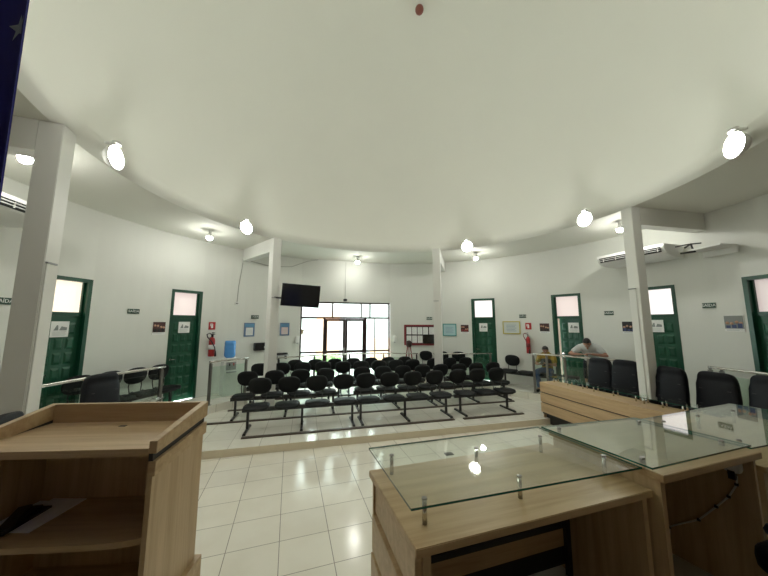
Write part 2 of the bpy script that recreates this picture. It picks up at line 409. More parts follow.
def paper_on_door(a, wdeg, x, z, label, y=-.012):
    """white notice with a small grey line drawing"""
    T = M4.Translation(pol(a, RO*cos(rad(wdeg/2))+.005)) @ M4.Rotation(-rad(a), 4, 'Z')
    o = thing('door_notice', label, 'notice', T @ V((x, .075-.026, z)), -rad(a), 'notices taped to the green doors')
    ob('sheet', MB().bx(-.13, .13, -.003, 0, -.135, .135), PAPER, o)
    d = MB(); d.add([(-.09, -.004, -.02), (-.02, -.004, -.02), (-.03, -.004, .07), (-.05, -.004, .07)], [(0, 1, 2, 3)])
    d.add([(-.01, -.004, -.02), (.1, -.004, -.02), (.1, -.004, .03), (.02, -.004, .05)], [(0, 1, 2, 3)])
    ob('drawing', d, INK, o)
    t = MB()
    for k in range(4): t.bx(-.1, .1-.02*(k % 2), -.0045, -.0035, -.05-.02*k, -.042-.02*k)
    ob('printed_lines', t, INKG, o)
for i, ((a, wd), (pane, lab)) in enumerate(zip(DOORS, DLAB)):
    green_door(i+1, a, wd, pane, lab, rad(16) if i == 3 else 0)
NL = ['left edge pillar', None, None, None, None, None]
paper_on_door(DOORS[0][0], 6.9, -.02, 2.06, 'white notice taped to the green door behind the left edge pillar')
paper_on_door(DOORS[1][0], 6.9, .0, 2.06, 'white notice taped to the green door beside the fire extinguisher on the left')
paper_on_door(DOORS[2][0], 7.2, -.02, 2.02, 'white notice taped to the green door right of the notice board')
paper_on_door(DOORS[3][0]+.6, 7.1, .07, 2.04, 'white notice taped to the green door behind the leaning man')
paper_on_door(DOORS[4][0], 7.2, -.04, 2.10, 'white notice taped to the green door behind the right pillar')
# corridor wall seen through the open door; paint darkened in place of shade
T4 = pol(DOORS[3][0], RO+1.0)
struct('wall_corridor', MB().box((0, 0, 1.5), (2.2, .1, 3.0)), mat('corridor_shade_paint', (.10, .075, .05), .7), 'corridor wall behind the door left ajar, painted dark in place of shade', 'wall', None, 0, T4, -rad(DOORS[3][0]))

# ------------------------------------------------------------------ ceiling lamps
def lamp_mesh():
    s_ = MB().lathe([(.055, 0), (.055, -.02), (.03, -.03), (.028, -.075), (.034, -.10), (.060, -.15), (.070, -.165), (.070, -.172), (.055, -.172)], 18)
    b = MB().lathe([(.066, -.171), (.066, -.180), (.060, -.205), (.044, -.228), (.022, -.240), (.006, -.243)], 18)
    return s_.mesh('lamp_socket', WHITEP), b.mesh('bulb', BULB)
sm_, bm2 = lamp_mesh()
BULB2 = mat('globe_bulb_glow', (1, 1, .96), .4, emit=125, ecol=(1, 1, .93))
bm3 = MB().lathe([(.02, -.085), (.03, -.10), (.052, -.135), (.066, -.175), (.066, -.195), (.052, -.23), (.02, -.247)], 16).mesh('bulb', BULB2)
sk3 = MB().lathe([(.05, .02), (.05, -.02), (.03, -.03), (.028, -.075), (.022, -.09)], 16).mesh('lamp_socket', WHITEP)
refl = MB().lathe([(.02, 0), (.09, .012), (.125, .05), (.15, .105), (.155, .105), (.13, .05), (.095, .004), (.02, -.008)], 20, T=M4.Translation((0, .085, -.19)) @ M4.Rotation(rad(90), 4, 'X')).mesh('added_reflector', WHITEP)  # cup added behind each inner bulb to shade the near dome wall
arm3 = MB().box((0, .07, 0), (.03, .16, .03)).mesh('wall_arm', WHITEP)
LAMPS = [(-89.4, 4.87, 0, 'left edge of the picture, half behind the pillar'), (-50.6, 4.95, 0, 'outer ring, over the left green doors'), (-.8, 5.0, 0, 'outer ring, above the glazed entrance'), (43.4, 4.9, 0, 'outer ring, above the green door right of the notice board'), (85.6, 4.85, 0, 'outer ring, beside the right pillar'),
]
INNER = [(-88.8, 'dome edge, next to the left edge pillar'), (-47.7, 'dome edge, left of the television pillar'), (42.8, 'dome edge, right of the notice board pillar'), (84.0, 'dome edge, left of the right pillar'), (120.7, 'dome edge, at the far right of the picture'), (-122, 'dome edge, behind the lectern')]
for a, r, _, lab in LAMPS:
    t = thing('ceiling_lamp', 'bare white ceiling bulb, '+lab, 'lamp', pol(a, r, HC), 0, 'bare ceiling bulbs')
    link('lamp_socket', sm_, t); link('bulb', bm2, t)
for a, lab in INNER:
    t = thing('ceiling_lamp', 'bare white ceiling bulb, '+lab, 'lamp', pol(a, 4.0, HC+.17), -rad(a), 'bare ceiling bulbs')
    link('lamp_socket', sk3, t); link('bulb', bm3, t); link('wall_arm', arm3, t); link('added_reflector', refl, t)
o = thing('dome_pendant', 'small reddish ball hanging at the top of the dome', 'ornament', (0.22, .0, HC+DH-.04))
ob('ball', MB().ell((0, 0, -.1), (.075, .075, .08)), mat('red_brown_ball', (.28, .09, .07), .4), o)
ob('hook', MB().tube([(0, 0, .0), (0, 0, -.04)], .012), BLACKM, o)

# ------------------------------------------------------------------ audience benches
def rect_tube(mb, p, q, w, h, mi=0):
    p, q = V(p), V(q); d = (q-p); L = d.length; d.normalize()
    up = V((0, 0, 1)) if abs(d.z) < .9 else V((0, 1, 0))
    a = d.cross(up).normalized(); u = a.cross(d)
    vs = []
    for c in (p, q):
        for sx, sy in ((-1, -1), (1, -1), (1, 1), (-1, 1)): vs.append(c+a*sx*w/2+u*sy*h/2)
    return mb.add(vs, [(0, 1, 2, 3), (7, 6, 5, 4), (0, 4, 5, 1), (1, 5, 6, 2), (2, 6, 7, 3), (3, 7, 4, 0)])
def seat_fn(x, y, z): return [x*(1+.06*(-y/.2)), y, z-.012*(1-(x/.23)**2)*(1 if z > 0 else 0)-(.02 if y < -.15 else 0)]
SEAT_ME = MB().ell((0, 0, 0), (.235, .215, .036), 28, 10, .55, .62, fn=seat_fn).mesh('seat', BLACKF)
def back_fn(x, y, z): return [x*(1+.05*(z/.15)), y+.35*x*x-.10*z, z]
BACK_ME = MB().ell((0, 0, 0), (.222, .046, .168), 28, 12, .80, .80, T=None, fn=back_fn).mesh('backrest', BLACKF)
bk = MB()
for sx in (-1, 1):
    bk.tube([(sx*.10, -.02, -.45+.06), (sx*.105, .06, -.42), (sx*.125, .07, -.30), (sx*.10, .075, -.10), (sx*.06, .05, -.02)], .010, 6)
BRK_ME = bk.mesh('back_bracket', BLACKM)
LEG_ME = rect_tube(MB(), (0, 0, .02), (0, 0, .37), .045, .035).mesh('leg', BLACKM)
FOOT_ME = rect_tube(rect_tube(rect_tube(MB(), (0, -.28, .018), (0, .26, .018), .042, .036), (0, -.285, .01), (0, -.235, .01), .055, .02), (0, .215, .01), (0, .265, .01), .055, .02).mesh('foot', BLACKM)
SPK_ME = MB().bx(-.09, .09, -.10, .10, 0, .02).mesh('seat_plate', BLACKM)
def bench(label, n, sp, loc, rz=0, group=None, backs=None, legs=None, backz=.775):
    t = thing('bench_seating', label, 'bench', loc, rz, group)
    L = n*sp
    ob('beam', rect_tube(MB(), (-L/2+.02, .06, .385), (L/2-.02, .06, .385), .06, .075), BLACKM, t)
    for i in range(n):
        x = (i-(n-1)/2)*sp
        s_ = link('seat', SEAT_ME, t, (x, 0.05, .455)); link('seat_plate', SPK_ME, s_, (0, .03, -.05))
        if backs is None or backs[i]:
            b = link('backrest', BACK_ME, t, (x, .31, backz)); link('back_bracket', BRK_ME, b, (0, -.06, .04+.05))
    for x in (legs or [-L/2+.12, 0, L/2-.12]):
        l = link('leg', LEG_ME, t, (x, .08, 0)); link('foot', FOOT_ME, l, (0, 0, 0))
    return t
BG = 'rows of linked black audience seats'
def row(y, specs, rn):
    for x0, n, sp, lab, legs in specs:
        cx = x0+sp*(n-1)/2
        bench(lab, n, sp, (cx, y-.31, PZ), 0, BG, None, legs, .775+(.05 if rn > 2 else 0))
row(2.34, [(-2.44, 4, .565, 'four linked black seats, front row, left of the three', None), (-.25, 4, .55, 'four linked black seats in the middle of the front row', None), (2.0, 3, .53, 'three linked black seats, front row, nearest the curved wooden bench', [-.62, .62])], 1)
row(3.26, [(-2.86, 4, .59, 'four linked black seats, second row, nearest the water cooler', None), (-.18, 4, .545, 'four linked black seats in the middle of the second row', None), (1.98, 4, .54, 'four linked black seats at the right end of the second row', None)], 2)
row(4.20, [(-2.75, 4, .545, 'four linked black seats, third row, nearest the television pillar', None)], 3)
row(4.08, [(-.575, 5, .512, 'five linked black seats in the middle of the third row', None)], 3)
row(4.125, [(2.16, 3, .535, 'three linked black seats, third row, right of the notice board pillar', [-.42, .66])], 3)
row(4.78, [(-1.88, 3, .565, 'three linked black seats, back row, below the left half of the entrance', None), (-.20, 4, .55, 'four linked black seats, back row, below the right half of the entrance', None)], 4)
def batten(x0, x1, y, lab):
    o = ob('floor_batten', MB().bx(x0, x1, y-.035, y+.035, PZ, PZ+.025), BATTEN, bevel=.004)
    tag(o, lab, 'batten', 'dark floor battens in front of the seat rows')
batten(-2.62, 1.55, 1.71, 'long dark batten on the floor before the left front-row seats')
batten(1.76, 3.26, 1.70, 'short dark batten on the floor before the right front-row seats')
batten(-3.72, 3.76, 2.66, 'dark floor batten before the second seat row')
batten(-3.3, 3.5, 3.54, 'dark floor batten before the third seat row')
batten(-2.4, 3.4, 4.36, 'dark floor batten before the back seat row')
# benches against the walls
bench('four linked black seats against the left wall between two green doors', 4, .47, pol(-60.6, 5.52, GZ), rad(60.6), 'linked seats along the walls', None, None, .78)
bench('three linked black seats by the rear wall below the teal framed certificate', 3, .55, pol(29.5, 5.60, GZ), -rad(29.5), 'linked seats along the walls', None, [-.6, .6], .74)
bench('linked black seats against the right wall, with the seated man on them', 4, .52, pol(58.6, 5.53, GZ), rad(180-58.6+180), 'linked seats along the walls', [1, 0, 0, 0], None, .72)

# ------------------------------------------------------------------ guard rails
def rail(label, pts, z, posts, base, glass_on=True, hr=.025, pm=STEELD):
    c = V(pts[0]+(0,)) if False else V((pts[len(pts)//2][0], pts[len(pts)//2][1], base))
    t = thing('guard_rail', label, 'railing', c)
    P = [V((p[0], p[1], z))-c for p in pts]
    ob('handrail', MB().tube(P, hr, 10), STEEL, t)
    def at(s):
        ds = [(P[i+1]-P[i]).length for i in range(len(P)-1)]; s *= sum(ds)
        for i, d in enumerate(ds):
            if s <= d or i == len(ds)-1: return P[i].lerp(P[i+1], min(1, s/d)), (P[i+1]-P[i]).normalized()
            s -= d
    for s_ in posts:
        p, d = at(s_); a = atan2(d.y, d.x)
        T = M4.Translation((p.x, p.y, 0)) @ M4.Rotation(a, 4, 'Z')
        mb = MB().box((0, -.022, (z-base-.03)/2), (.05, .010, z-base-.06), 0, 0, T).box((0, .022, (z-base-.03)/2), (.05, .010, z-base-.06), 0, 0, T)
        mb.box((0, 0, .006), (.09, .09, .012), 0, 0, T).box((0, 0, z-base-.04), (.03, .03, .05), 0, 0, T)
        ob('post', mb, pm, t)
    if glass_on:
        for s0, s1 in zip(posts, posts[1:]):
            n = max(2, int(6*(s1-s0))+1)
            q = [at(s0+.012+(s1-s0-.024)*i/n)[0] for i in range(n+1)]
            mb = MB()
            for i in range(n):
                a, b = q[i], q[i+1]; nn = V((-(b-a).y, (b-a).x, 0)).normalized()*.004
                vs = []
                for zz in (.12, z-base-.12):
                    for pp in (a-nn, b-nn, b+nn, a+nn): vs.append((pp.x, pp.y, zz))
                fs = [(0, 1, 5, 4), (2, 3, 7, 6), (3, 2, 1, 0), (4, 5, 6, 7)]
                if i == 0: fs.append((0, 4, 7, 3))
                if i == n-1: fs.append((1, 2, 6, 5))
                mb.add(vs, fs)
            ob('glass_panel', mb, GLASS, t)
    return t
arc = lambda a0, a1, r0, r1, n=14: [pol(a0+(a1-a0)*i/n, r0+(r1-r0)*i/n)[:2] for i in range(n+1)]
rail('steel and glass guard rail in front of the left wall chairs', arc(-92, -57, 5.40, 5.19), 1.27, [.02, .33, .66, .98], GZ)
rail('short steel and glass guard rail beside the water cooler', arc(-47.3, -36.8, 5.06, 5.04, 5), 1.27, [.03, .95], GZ)
rail('long steel guard rail behind the audience seats, before the entrance', [(-2.40, 4.84), (-1.17, 5.34), (.12, 5.49), (1.2, 5.25), (1.98, 5.0)], 1.162, [.01, .25, .5, .75, .99], PZ, True, .02, BLACKM)
rail('short steel guard rail between the notice board pillar and a green door', [(2.28, 4.44), (3.35, 4.235), (4.16, 4.13)], 1.20, [.1, .97], PZ, True, .022)
rail('steel and glass guard rail the standing man leans on', arc(59, 84, 5.14, 5.40), 1.33, [.01, .15, .33, .55, .78, .99], GZ)
rail('steel and glass guard rail at the far right, before the last green door', arc(92.5, 112, 5.80, 5.85), 1.345, [.01, .09, .5, .9], GZ)

# ------------------------------------------------------------------ curved councillor benches
def councillor_bench(side, label):
    t = thing('council_bench', label, 'desk', (0, 0, 0), 0, 'curved wooden council benches')
    F = [(3.50, 1.42), (3.51, .5), (3.56, -.45)]
    G = [(3.50, -.45), (3.60, -1.05), (3.66, -1.7)]
    def off(P, d):
        out = []
        for i, p in enumerate(P):
            a = V(P[max(0, i-1)]); b = V(P[min(len(P)-1, i+1)]); n = (b-a).normalized(); n = V((-n.y, n.x))
            if n.x < 0: n = -n
            out.append((p[0]+n.x*d, p[1]+n.y*d))
        return out
    def sl(P, d0, d1, z0, z1, mb, mi=0):
        a, b = off(P, d0), off(P, d1)
        for i in range(len(P)-1):
            q = [a[i], a[i+1], b[i+1], b[i]]
            if side < 0: q = [(-x, y) for x, y in q]
            mb.prism(q, z0, z1, mi)
        return mb
    for P in ((F, G) if side > 0 else (F,)):
        for z0, z1 in ((.665, .87), (.455, .642), (.24, .432)):
            ob('front_board', sl(P, 0, .03, z0, z1, MB()), MAPLED, t)
        ob('backing_panel', sl(P, .035, .06, .20, .86, MB()), DARKGAP, t)
        ob('toe_kick', sl(P, .10, .13, .0 if P is G else .0, .22, MB()), DARKGAP, t)
        ob('bench_top', sl(P, .03, .44, .84, .87, MB()), MAPLED, t)
        gp = off(P, .42)
        ob('glass_shelf', sl(P, .24, .50, .965, .973, MB()), GLASST, t)
        ob('glass_edge', sl(P, .238, .2405, .965, .973, MB()), GEDGE, t)
        for i in range(len(P)-1):
            for k in (.12, .5, .88):
                for d in (.29, .40):
                    q = off(P, d); p = V(q[i]).lerp(V(q[i+1]), k)
                    ob('standoff', MB().tube([(p.x*side, p.y, .87), (p.x*side, p.y, .965)], .012, 10), STEEL, t)
    e = MB().bx(3.54, 3.93, 1.385, 1.41, PZ+.001, .84)
    if side < 0: e = MB().bx(-3.93, -3.54, 1.385, 1.41, PZ+.001, .84)
    ob('end_panel', e, MAPLEY, t)
    return t
councillor_bench(1, 'curved light wood bench with three boards and a glass shelf, on the right')
councillor_bench(-1, 'glass-topped curved bench mostly hidden behind the lectern')

# ------------------------------------------------------------------ executive chairs
def lobes(x, y, z): return [x*(1-.10*max(0, z/.36)), y-(.03*abs(sin(z*13)) if y < 0 else 0)+.25*x*x, z]
EB = MB().ell((0, 0, 0), (.285, .075, .37), 32, 26, .36, .36, fn=lobes).mesh('backrest', LEATH)
ES = MB().ell((0, 0, 0), (.235, .27, .075), 28, 12, .5, .45).mesh('seat', LEATH)
EA = MB().ell((0, 0, .20), (.042, .19, .036), 16, 8, .6, .5).tube([(0, -.13, .20), (0, -.14, .02), (0, -.02, -.02)], .018, 8).tube([(0, .13, .20), (0, .12, .04), (0, -.02, -.02)], .018, 8).mesh('armrest', LEATH)
st = MB()
for k in range(5):
    a = 2*pi*k/5; st.tube([(0, 0, .10), (.3*cos(a), .3*sin(a), .075)], [.028, .018], 8); st.ell((.3*cos(a), .3*sin(a), .032), (.03, .02, .032), 10, 6)
STAR = st.mesh('star_base', BLACKM)
GASL = MB().tube([(0, 0, .08), (0, 0, .40)], .028, 12).mesh('gas_lift', STEELD)
STITCH = MB()
for z in (-.11, .112): STITCH.bx(-.21, .21, -.082, -.068, z-.006, z+.006)
STITCH = STITCH.mesh('stitched_seam', BLACKM)
def exec_chair(label, loc, face, group='black leather executive chairs', h=0, sc_=.84):
    """faces local -y; face = compass angle the chair looks towards"""
    t = thing('executive_chair', label, 'chair', loc, -rad(face)+pi, group); t.scale = (sc_, sc_, 1.04 if sc_ < 1 else 1)
    link('seat', ES, t, (0, 0, .47+h)); b = link('backrest', EB, t, (0, .27, .88+h)); b.rotation_euler = (rad(-8), 0, 0)
    link('stitched_seam', STITCH, b)
    for sx in (-1, 1): link('armrest', EA, t, (sx*.235, .02, .47+h))
    g = link('gas_lift', GASL, t); g.scale = (1, 1, 1+h*2); link('star_base', STAR, t)
    return t
def toward_center(a): return a+180
exec_chair('black leather chair half hidden behind its neighbour at the far end of the curved bench', pol(78.7, 4.44, PZ), 80+180+4)
exec_chair('black leather chair overlapping another at the far end of the curved bench', pol(86.0, 4.34, PZ), 86+180-6, h=.02)
exec_chair('lone black leather chair in front of the green door behind the pillar', pol(96.9, 4.20, PZ), 97+180-6, h=.02, sc_=.76)
exec_chair('wide black leather chair between the pillar and the far right rail', pol(102.9, 4.44, PZ), 103+180-16)
exec_chair('black leather chair cut by the right edge, behind the glass desks', pol(108.6, 4.66, PZ), 109+180-14, h=.02)
exec_chair('black leather chair seen over the lectern, before the left wall seats', pol(-75.8, 4.38, PZ), -77+180+10)
exec_chair('dark chair top at the left edge, behind the lectern rim', pol(-102, 3.86, PZ), -100+180, h=-.04)

# ------------------------------------------------------------------ dais desks
DZ = .54
def glass_top(name, poly, z, mb_t, mats, parent, th=.010):
    return ob(name, MB().prism(poly, z, z+th, 0, 1), mats, parent)
# left desk
t = thing('glass_desk', 'light wood desk with raised clear glass top, leftmost of the three', 'desk', (-1.04, -2.99, DZ), rad(3.3), 'glass-topped desks on the dais')
ztop = .75
ob('desktop', MB().prism([(0, 0), (1.36, 0), (1.34, .65), (-.022, .65)], ztop-.035, ztop), MAPLE, t, bevel=.003)
for k, (z0, z1, dx) in enumerate(((.53, .705, 0), (.325, .512, -.014), (.03, .31, -.02))):
    ob('side_board', MB().bx(.010+dx, .04+dx, .035, .64, z0, z1), MAPLE, t, bevel=.002)
ob('side_panel', MB().bx(.041, .075, .022, .63, 0, ztop-.036), MAPLEY, t)
ob('side_panel', MB().bx(1.305, 1.338, .02, .63, 0, ztop-.036), MAPLEY, t)
ob('modesty_panel', MB().bx(.075, 1.305, .50, .522, .17, .30), MAPLE, t)
ob('void_shade_sheet', MB().bx(.075, 1.305, .523, .535, .04, .70), BLACKM, t)  # black sheet stands in for the shaded void under the desk
ob('inner_frame', MB().bx(.076, 1.30, .47, .50, .66, .70).bx(.076, .11, .47, .50, .0, .66).bx(1.27, 1.30, .47, .50, .0, .66).bx(.11, 1.27, .47, .50, .30, .335), BLACKM, t)
ob('front_board', MB().bx(.0, 1.33, .625, .645, .03, .705), MAPLE, t)
zg = ztop+.092
glass_top('glass_top', [(.0146, .0793), (1.350, .034), (1.300, .694), (-.009, .712)], zg, None, [GLASST, GEDGE], t)
for x, y in ((.097, .125), (.64, .153), (1.28, .19), (1.163, .534), (.63, .505), (.093, .566)):
    s_ = ob('standoff', MB().tube([(x, y, ztop), (x, y, zg)], .011, 12), STEEL, t)
    ob('standoff_cap', MB().tube([(x, y, zg+.010), (x, y, zg+.016)], .013, 12), STEELD, s_)
# centre desk
t = thing('glass_desk', 'middle light wood desk, a little higher, with glass lying close on its top', 'desk', (0, 0, DZ), 0, 'glass-topped desks on the dais')
q = [(.325, -2.965), (1.235, -2.905), (1.085, -2.24), (.27, -2.27)]; z = .845
ob('desktop', MB().prism(q, z-.04, z), MAPLE, t, bevel=.003)
lf = lambda a, b, k: (a[0]+(b[0]-a[0])*k, a[1]+(b[1]-a[1])*k)
def pan(a, b, th, z0, z1, s=1):
    d = V((b[0]-a[0], b[1]-a[1])).normalized(); n = V((-d.y, d.x))*th*s
    return MB().prism([a, b, (b[0]+n.x, b[1]+n.y), (a[0]+n.x, a[1]+n.y)], z0, z1)
ob('side_panel', pan((.335, -2.94), (.29, -2.29), .032, 0, z-.04, -1), MAPLEY, t)
ob('side_panel', pan((1.205, -2.885), (1.07, -2.26), .032, 0, z-.04, 1), MAPLEY, t)
ob('modesty_panel', MB().prism([(.35, -2.47), (1.10, -2.42), (1.095, -2.395), (.348, -2.445)], 0, z-.04), MAPLEY, t)
glass_top('glass_top', [(.305, -2.93), (1.232, -2.865), (1.098, -2.285), (.205, -2.275)], z+.016, None, [GLASSC, GEDGE], t)
for x, y in ((.38, -2.83), (1.13, -2.78), (1.02, -2.37), (.30, -2.34)):
    ob('glass_pad', MB().tube([(x, y, z), (x, y, z+.032)], .013, 12), STEELD, t)
cb = thing('desk_cable', 'pale cable clipped along the inside of the middle desk', 'cable', (1.15, -2.83, 1.22))
pts = [(1.150, -2.823, 1.22), (1.147, -2.82, 1.17), (1.138, -2.78, 1.08), (1.124, -2.72, .99), (1.104, -2.63, .86), (1.078, -2.50, .75), (1.072, -2.47, .72), (1.07, -2.465, .66), (1.068, -2.458, .545)]
pts = [(x-1.155, y+2.83, zz-1.22) for x, y, zz in pts]
ob('cable', MB().tube(pts, .005, 8), WIRE, cb)
for k in (1, 2, 3, 4, 6): p = pts[k]; ob('cable_clip', MB().box((p[0]-.002, p[1], p[2]), (.014, .016, .014), rad(12)), BLACKP, cb)
so = thing('power_socket', 'round white socket under the top of the middle desk', 'socket', (1.128, -2.815, DZ+.745), rad(12))
ob('socket_body', MB().ell((0, 0, 0), (.026, .045, .045), 16, 10, .6, .6), WHITEP, so); ob('plug', MB().box((-.012, 0, -.055), (.03, .03, .05)), BLACKP, so)
# right desk
t = thing('glass_desk', 'light wood desk with raised glass at the right edge of the picture', 'desk', (1.24, -2.90, DZ), rad(2.5), 'glass-topped desks on the dais')
ob('desktop', MB().bx(.02, 1.40, -.0, .66, ztop-.035, ztop), MAPLE, t, bevel=.003)
ob('side_panel', MB().bx(.04, .075, .02, .64, 0, ztop-.036), MAPLEY, t); ob('side_panel', MB().bx(1.34, 1.375, .02, .64, 0, ztop-.036), MAPLEY, t)
ob('modesty_panel', MB().bx(.075, 1.34, .5, .525, .1, .66), MAPLE, t); ob('back_board', MB().bx(.02, 1.40, .63, .655, .03, .712), MAPLE, t)
glass_top('glass_top', [(.004, .040), (1.45, .02), (1.30, .70), (-.108, .62)], zg, None, [GLASSC, GEDGE], t)
for x, y in ((.09, .13), (.5, .12), (1.0, .12), (1.0, .55), (.5, .54), (.0+.06, .53)):
    s_ = ob('standoff', MB().tube([(x, y, ztop), (x, y, zg)], .011, 12), STEEL, t)
    ob('standoff_cap', MB().tube([(x, y, zg+.010), (x, y, zg+.016)], .013, 12), STEELD, s_)
o = ob('power_adapter', MB().bx(-.05, .05, -.03, .03, 0, .035), WHITEP, None, (.02, -2.62, DZ+.001), rad(20), .006); tag(o, 'small white power adapter on the floor under the left glass desk', 'adapter')
o = ob('floor_outlet', MB().bx(-.07, .07, -.05, .05, 0, .012), BLACKP, None, (.82, .52, 0), 0, .003); tag(o, 'small black outlet box on the lower floor, seen through the glass', 'outlet')
exec_chair('black office chair at the bottom right corner, behind the middle desk', (1.09, -3.22, DZ), 0, h=-.09, sc_=1)

# ------------------------------------------------------------------ lectern
La = rad(169.5)
FRx, FRy = -2.13, -1.88
t = thing('lectern', 'wide light wood lectern with open shelves and sloping tray, at the lower left', 'lectern', (FRx, FRy, DZ), La+pi)   # local x: towards camera right is 0, body extends to -x ; local y: away from reader
W, Dp = .995, .475
z = lambda w: w-DZ
# local: x from -W (left) to 0 (right); y from -Dp (reader) to 0 (audience)
def side_poly(mb, x0, x1, pts):     # pts (y,z) polygon extruded in x
    n = len(pts); vs = [(x0, p[0], p[1]) for p in pts]+[(x1, p[0], p[1]) for p in pts]
    return mb.add(vs, [tuple(range(n-1, -1, -1)), tuple(range(n, 2*n))]+[(i, (i+1) % n, n+(i+1) % n, n+i) for i in range(n)])
for x0, x1 in ((-.04, 0), (-W, -W+.04)):
    ob('tray_side', side_poly(MB(), x0, x1, [(-Dp, z(1.500)), (0, z(1.545)), (0, z(1.64)), (-Dp, z(1.562))]), MAPLE, t, bevel=.002)
    i0, i1 = (x0, x1-.018) if x1 == 0 else (x0+.018, x1)
    ob('shadow_gap', side_poly(MB(), i0, i1, [(-Dp+.004, z(1.462)), (-.004, z(1.507)), (-.004, z(1.545)), (-Dp+.004, z(1.500))]), DARKGAP, t)
    ob('side_rail', side_poly(MB(), x0, x1, [(-Dp, z(1.39)), (0, z(1.435)), (0, z(1.507)), (-Dp, z(1.462))]), MAPLE, t, bevel=.002)
    j0, j1 = (x0, x1-.014) if x1 == 0 else (x0+.014, x1)
    ob('side_panel', side_poly(MB(), j0, j1, [(-Dp+.005, z(.545)), (-.012, z(.545)), (-.012, z(1.434)), (-Dp+.005, z(1.389))]), MAPLEY, t)
ob('tray_back', MB().bx(-W+.04, -.04, -.03, 0, z(1.47), z(1.64)), MAPLE, t, bevel=.002)
ob('tray_floor', MB().bx(-W+.04, -.04, -Dp+.002, -.03, z(1.487), z(1.525)), MAPLE, t, bevel=.002)
ob('pen_slot', MB().bx(-.47, -.43, -.13, -.11, z(1.525), z(1.527)), DARKGAP, t)
ob('back_panel', MB().bx(-W+.04, -.04, -.035, -.012, z(.545), z(1.47)), MAPLEY, t)
n = 12; fr_ = [(-W+.04+(W-.08)*i/n, -Dp+.02+.045*(2*i/n-1)**4*1.0+(.0 if abs(2*i/n-1) < .9 else .0)) for i in range(n+1)]
ob('shelf', MB().prism(fr_+[(-.04, -.035), (-W+.04, -.035)], z(1.042), z(1.07)), MAPLE, t)
ob('shelf', MB().bx(-W+.04, -.04, -Dp+.04, -.035, z(.60), z(.625)), MAPLE, t)
ob('plinth', MB().bx(-W-.015, .018, -Dp-.005, .012, 0, z(.68)).bx(-W+.06, -.06, -Dp+.05, -.05, z(.68), z(.685)), MAPLE, t)
LT = M4.Translation((FRx, FRy, DZ)) @ M4.Rotation(La+pi, 4, 'Z')
o = ob('paper_sheet', MB().bx(-.105, .105, -.148, .148, 0, .004).bx(-.155, -.09, -.13, .12, .004, .006), PAPER, None, LT @ V((-.785, -.195, z(1.0715))), La+pi-rad(4)); tag(o, 'white paper sheet lying on the lectern shelf', 'paper')
fo = MB(); [fo.box((-.02*k, .0, .005+.009*k), (.055, .24, .009), .25*k-.2) for k in range(3)]
o = ob('black_pen_case', fo, BLACKP, None, LT @ V((-.815, -.26, z(1.0785))), La+pi+rad(12)); tag(o, 'black pen cases lying on the white paper on the lectern shelf', 'pen case')

# ------------------------------------------------------------------ flag at the left edge
t = thing('flag', 'dark blue flag with pale stars hanging at the upper left edge', 'flag', (-2.483, -2.98, DZ))
nu, nv = 20, 14; mb = MB(); vs = []
dirx = V((-cos(rad(14)), sin(rad(14)), 0)); dn = V((sin(rad(14)), cos(rad(14)), 0))
def fp(u, v): return dirx*(u*.75)+dn*(.05*sin(u*11+v*.6))+V((0, 0, 3.15-v*1.9))
for s_ in (-.003, .003):
    for i in range(nu+1):
        for j in range(nv+1): vs.append(fp(i/nu, j/nv)+dn*s_)
N_ = (nu+1)*(nv+1); fs = []
for i in range(nu):
    for j in range(nv):
        a = i*(nv+1)+j; fs.append((a, a+1, a+nv+2, a+nv+1)); fs.append((N_+a, N_+a+nv+1, N_+a+nv+2, N_+a+1))
for j in range(nv): fs.append((j, j+1, N_+j+1, N_+j)); a = nu*(nv+1)+j; fs.append((a, a+1, N_+a+1, N_+a))
for i in range(nu): a = i*(nv+1); b = a+nv+1; fs.append((a, b, N_+b, N_+a)); a += nv; b += nv; fs.append((a, b, N_+b, N_+a))
mb.add(vs, fs, 0, True); ob('flag_cloth', mb, FLAGB, t)
def star(u, v, r):
    mb = MB(); c = fp(u, v); pts = []
    for k in range(10):
        a = 2*pi*k/10+.3; rr = r if k % 2 == 0 else r*.42
        uu = u+rr*cos(a)/.75; vv = v-rr*sin(a)/1.9; pts.append(fp(uu, vv)-dn*.006)
    n = len(pts); mb.add([c-dn*.006]+pts, [(0, 1+k, 1+(k+1) % n) for k in range(n)])
    ob('star', mb, FLAGS, t)
star(.085, -.0+.045, .05); star(.075, .235, .055); star(.3, .15, .05); star(.28, .36, .05)
ob('flag_pole', MB().tube([dirx*.78+V((0, 0, 0)), dirx*.78+V((0, 0, 3.4))], .018, 10), STEEL, t)
ob('pole_base', MB().lathe([(.16, 0), (.16, .03), (.03, .06)], 20, T=M4.Translation(dirx*.78)), BLACKM, t)
ob('flag_crossbar', MB().tube([dirx*.0+V((0, 0, 3.16)), dirx*.78+V((0, 0, 3.16))], .010, 8), STEEL, t)

# ------------------------------------------------------------------ things on the walls
def wallobj(a, r=RO): return pol(a, r), -rad(a)
def on_wall(name, label, cat, a, z, r=RO-.006, group=None):
    p = pol(a, wrad(a)-(RO-r) if True else r, z); return thing(name, label, cat, p, -rad(a), group)
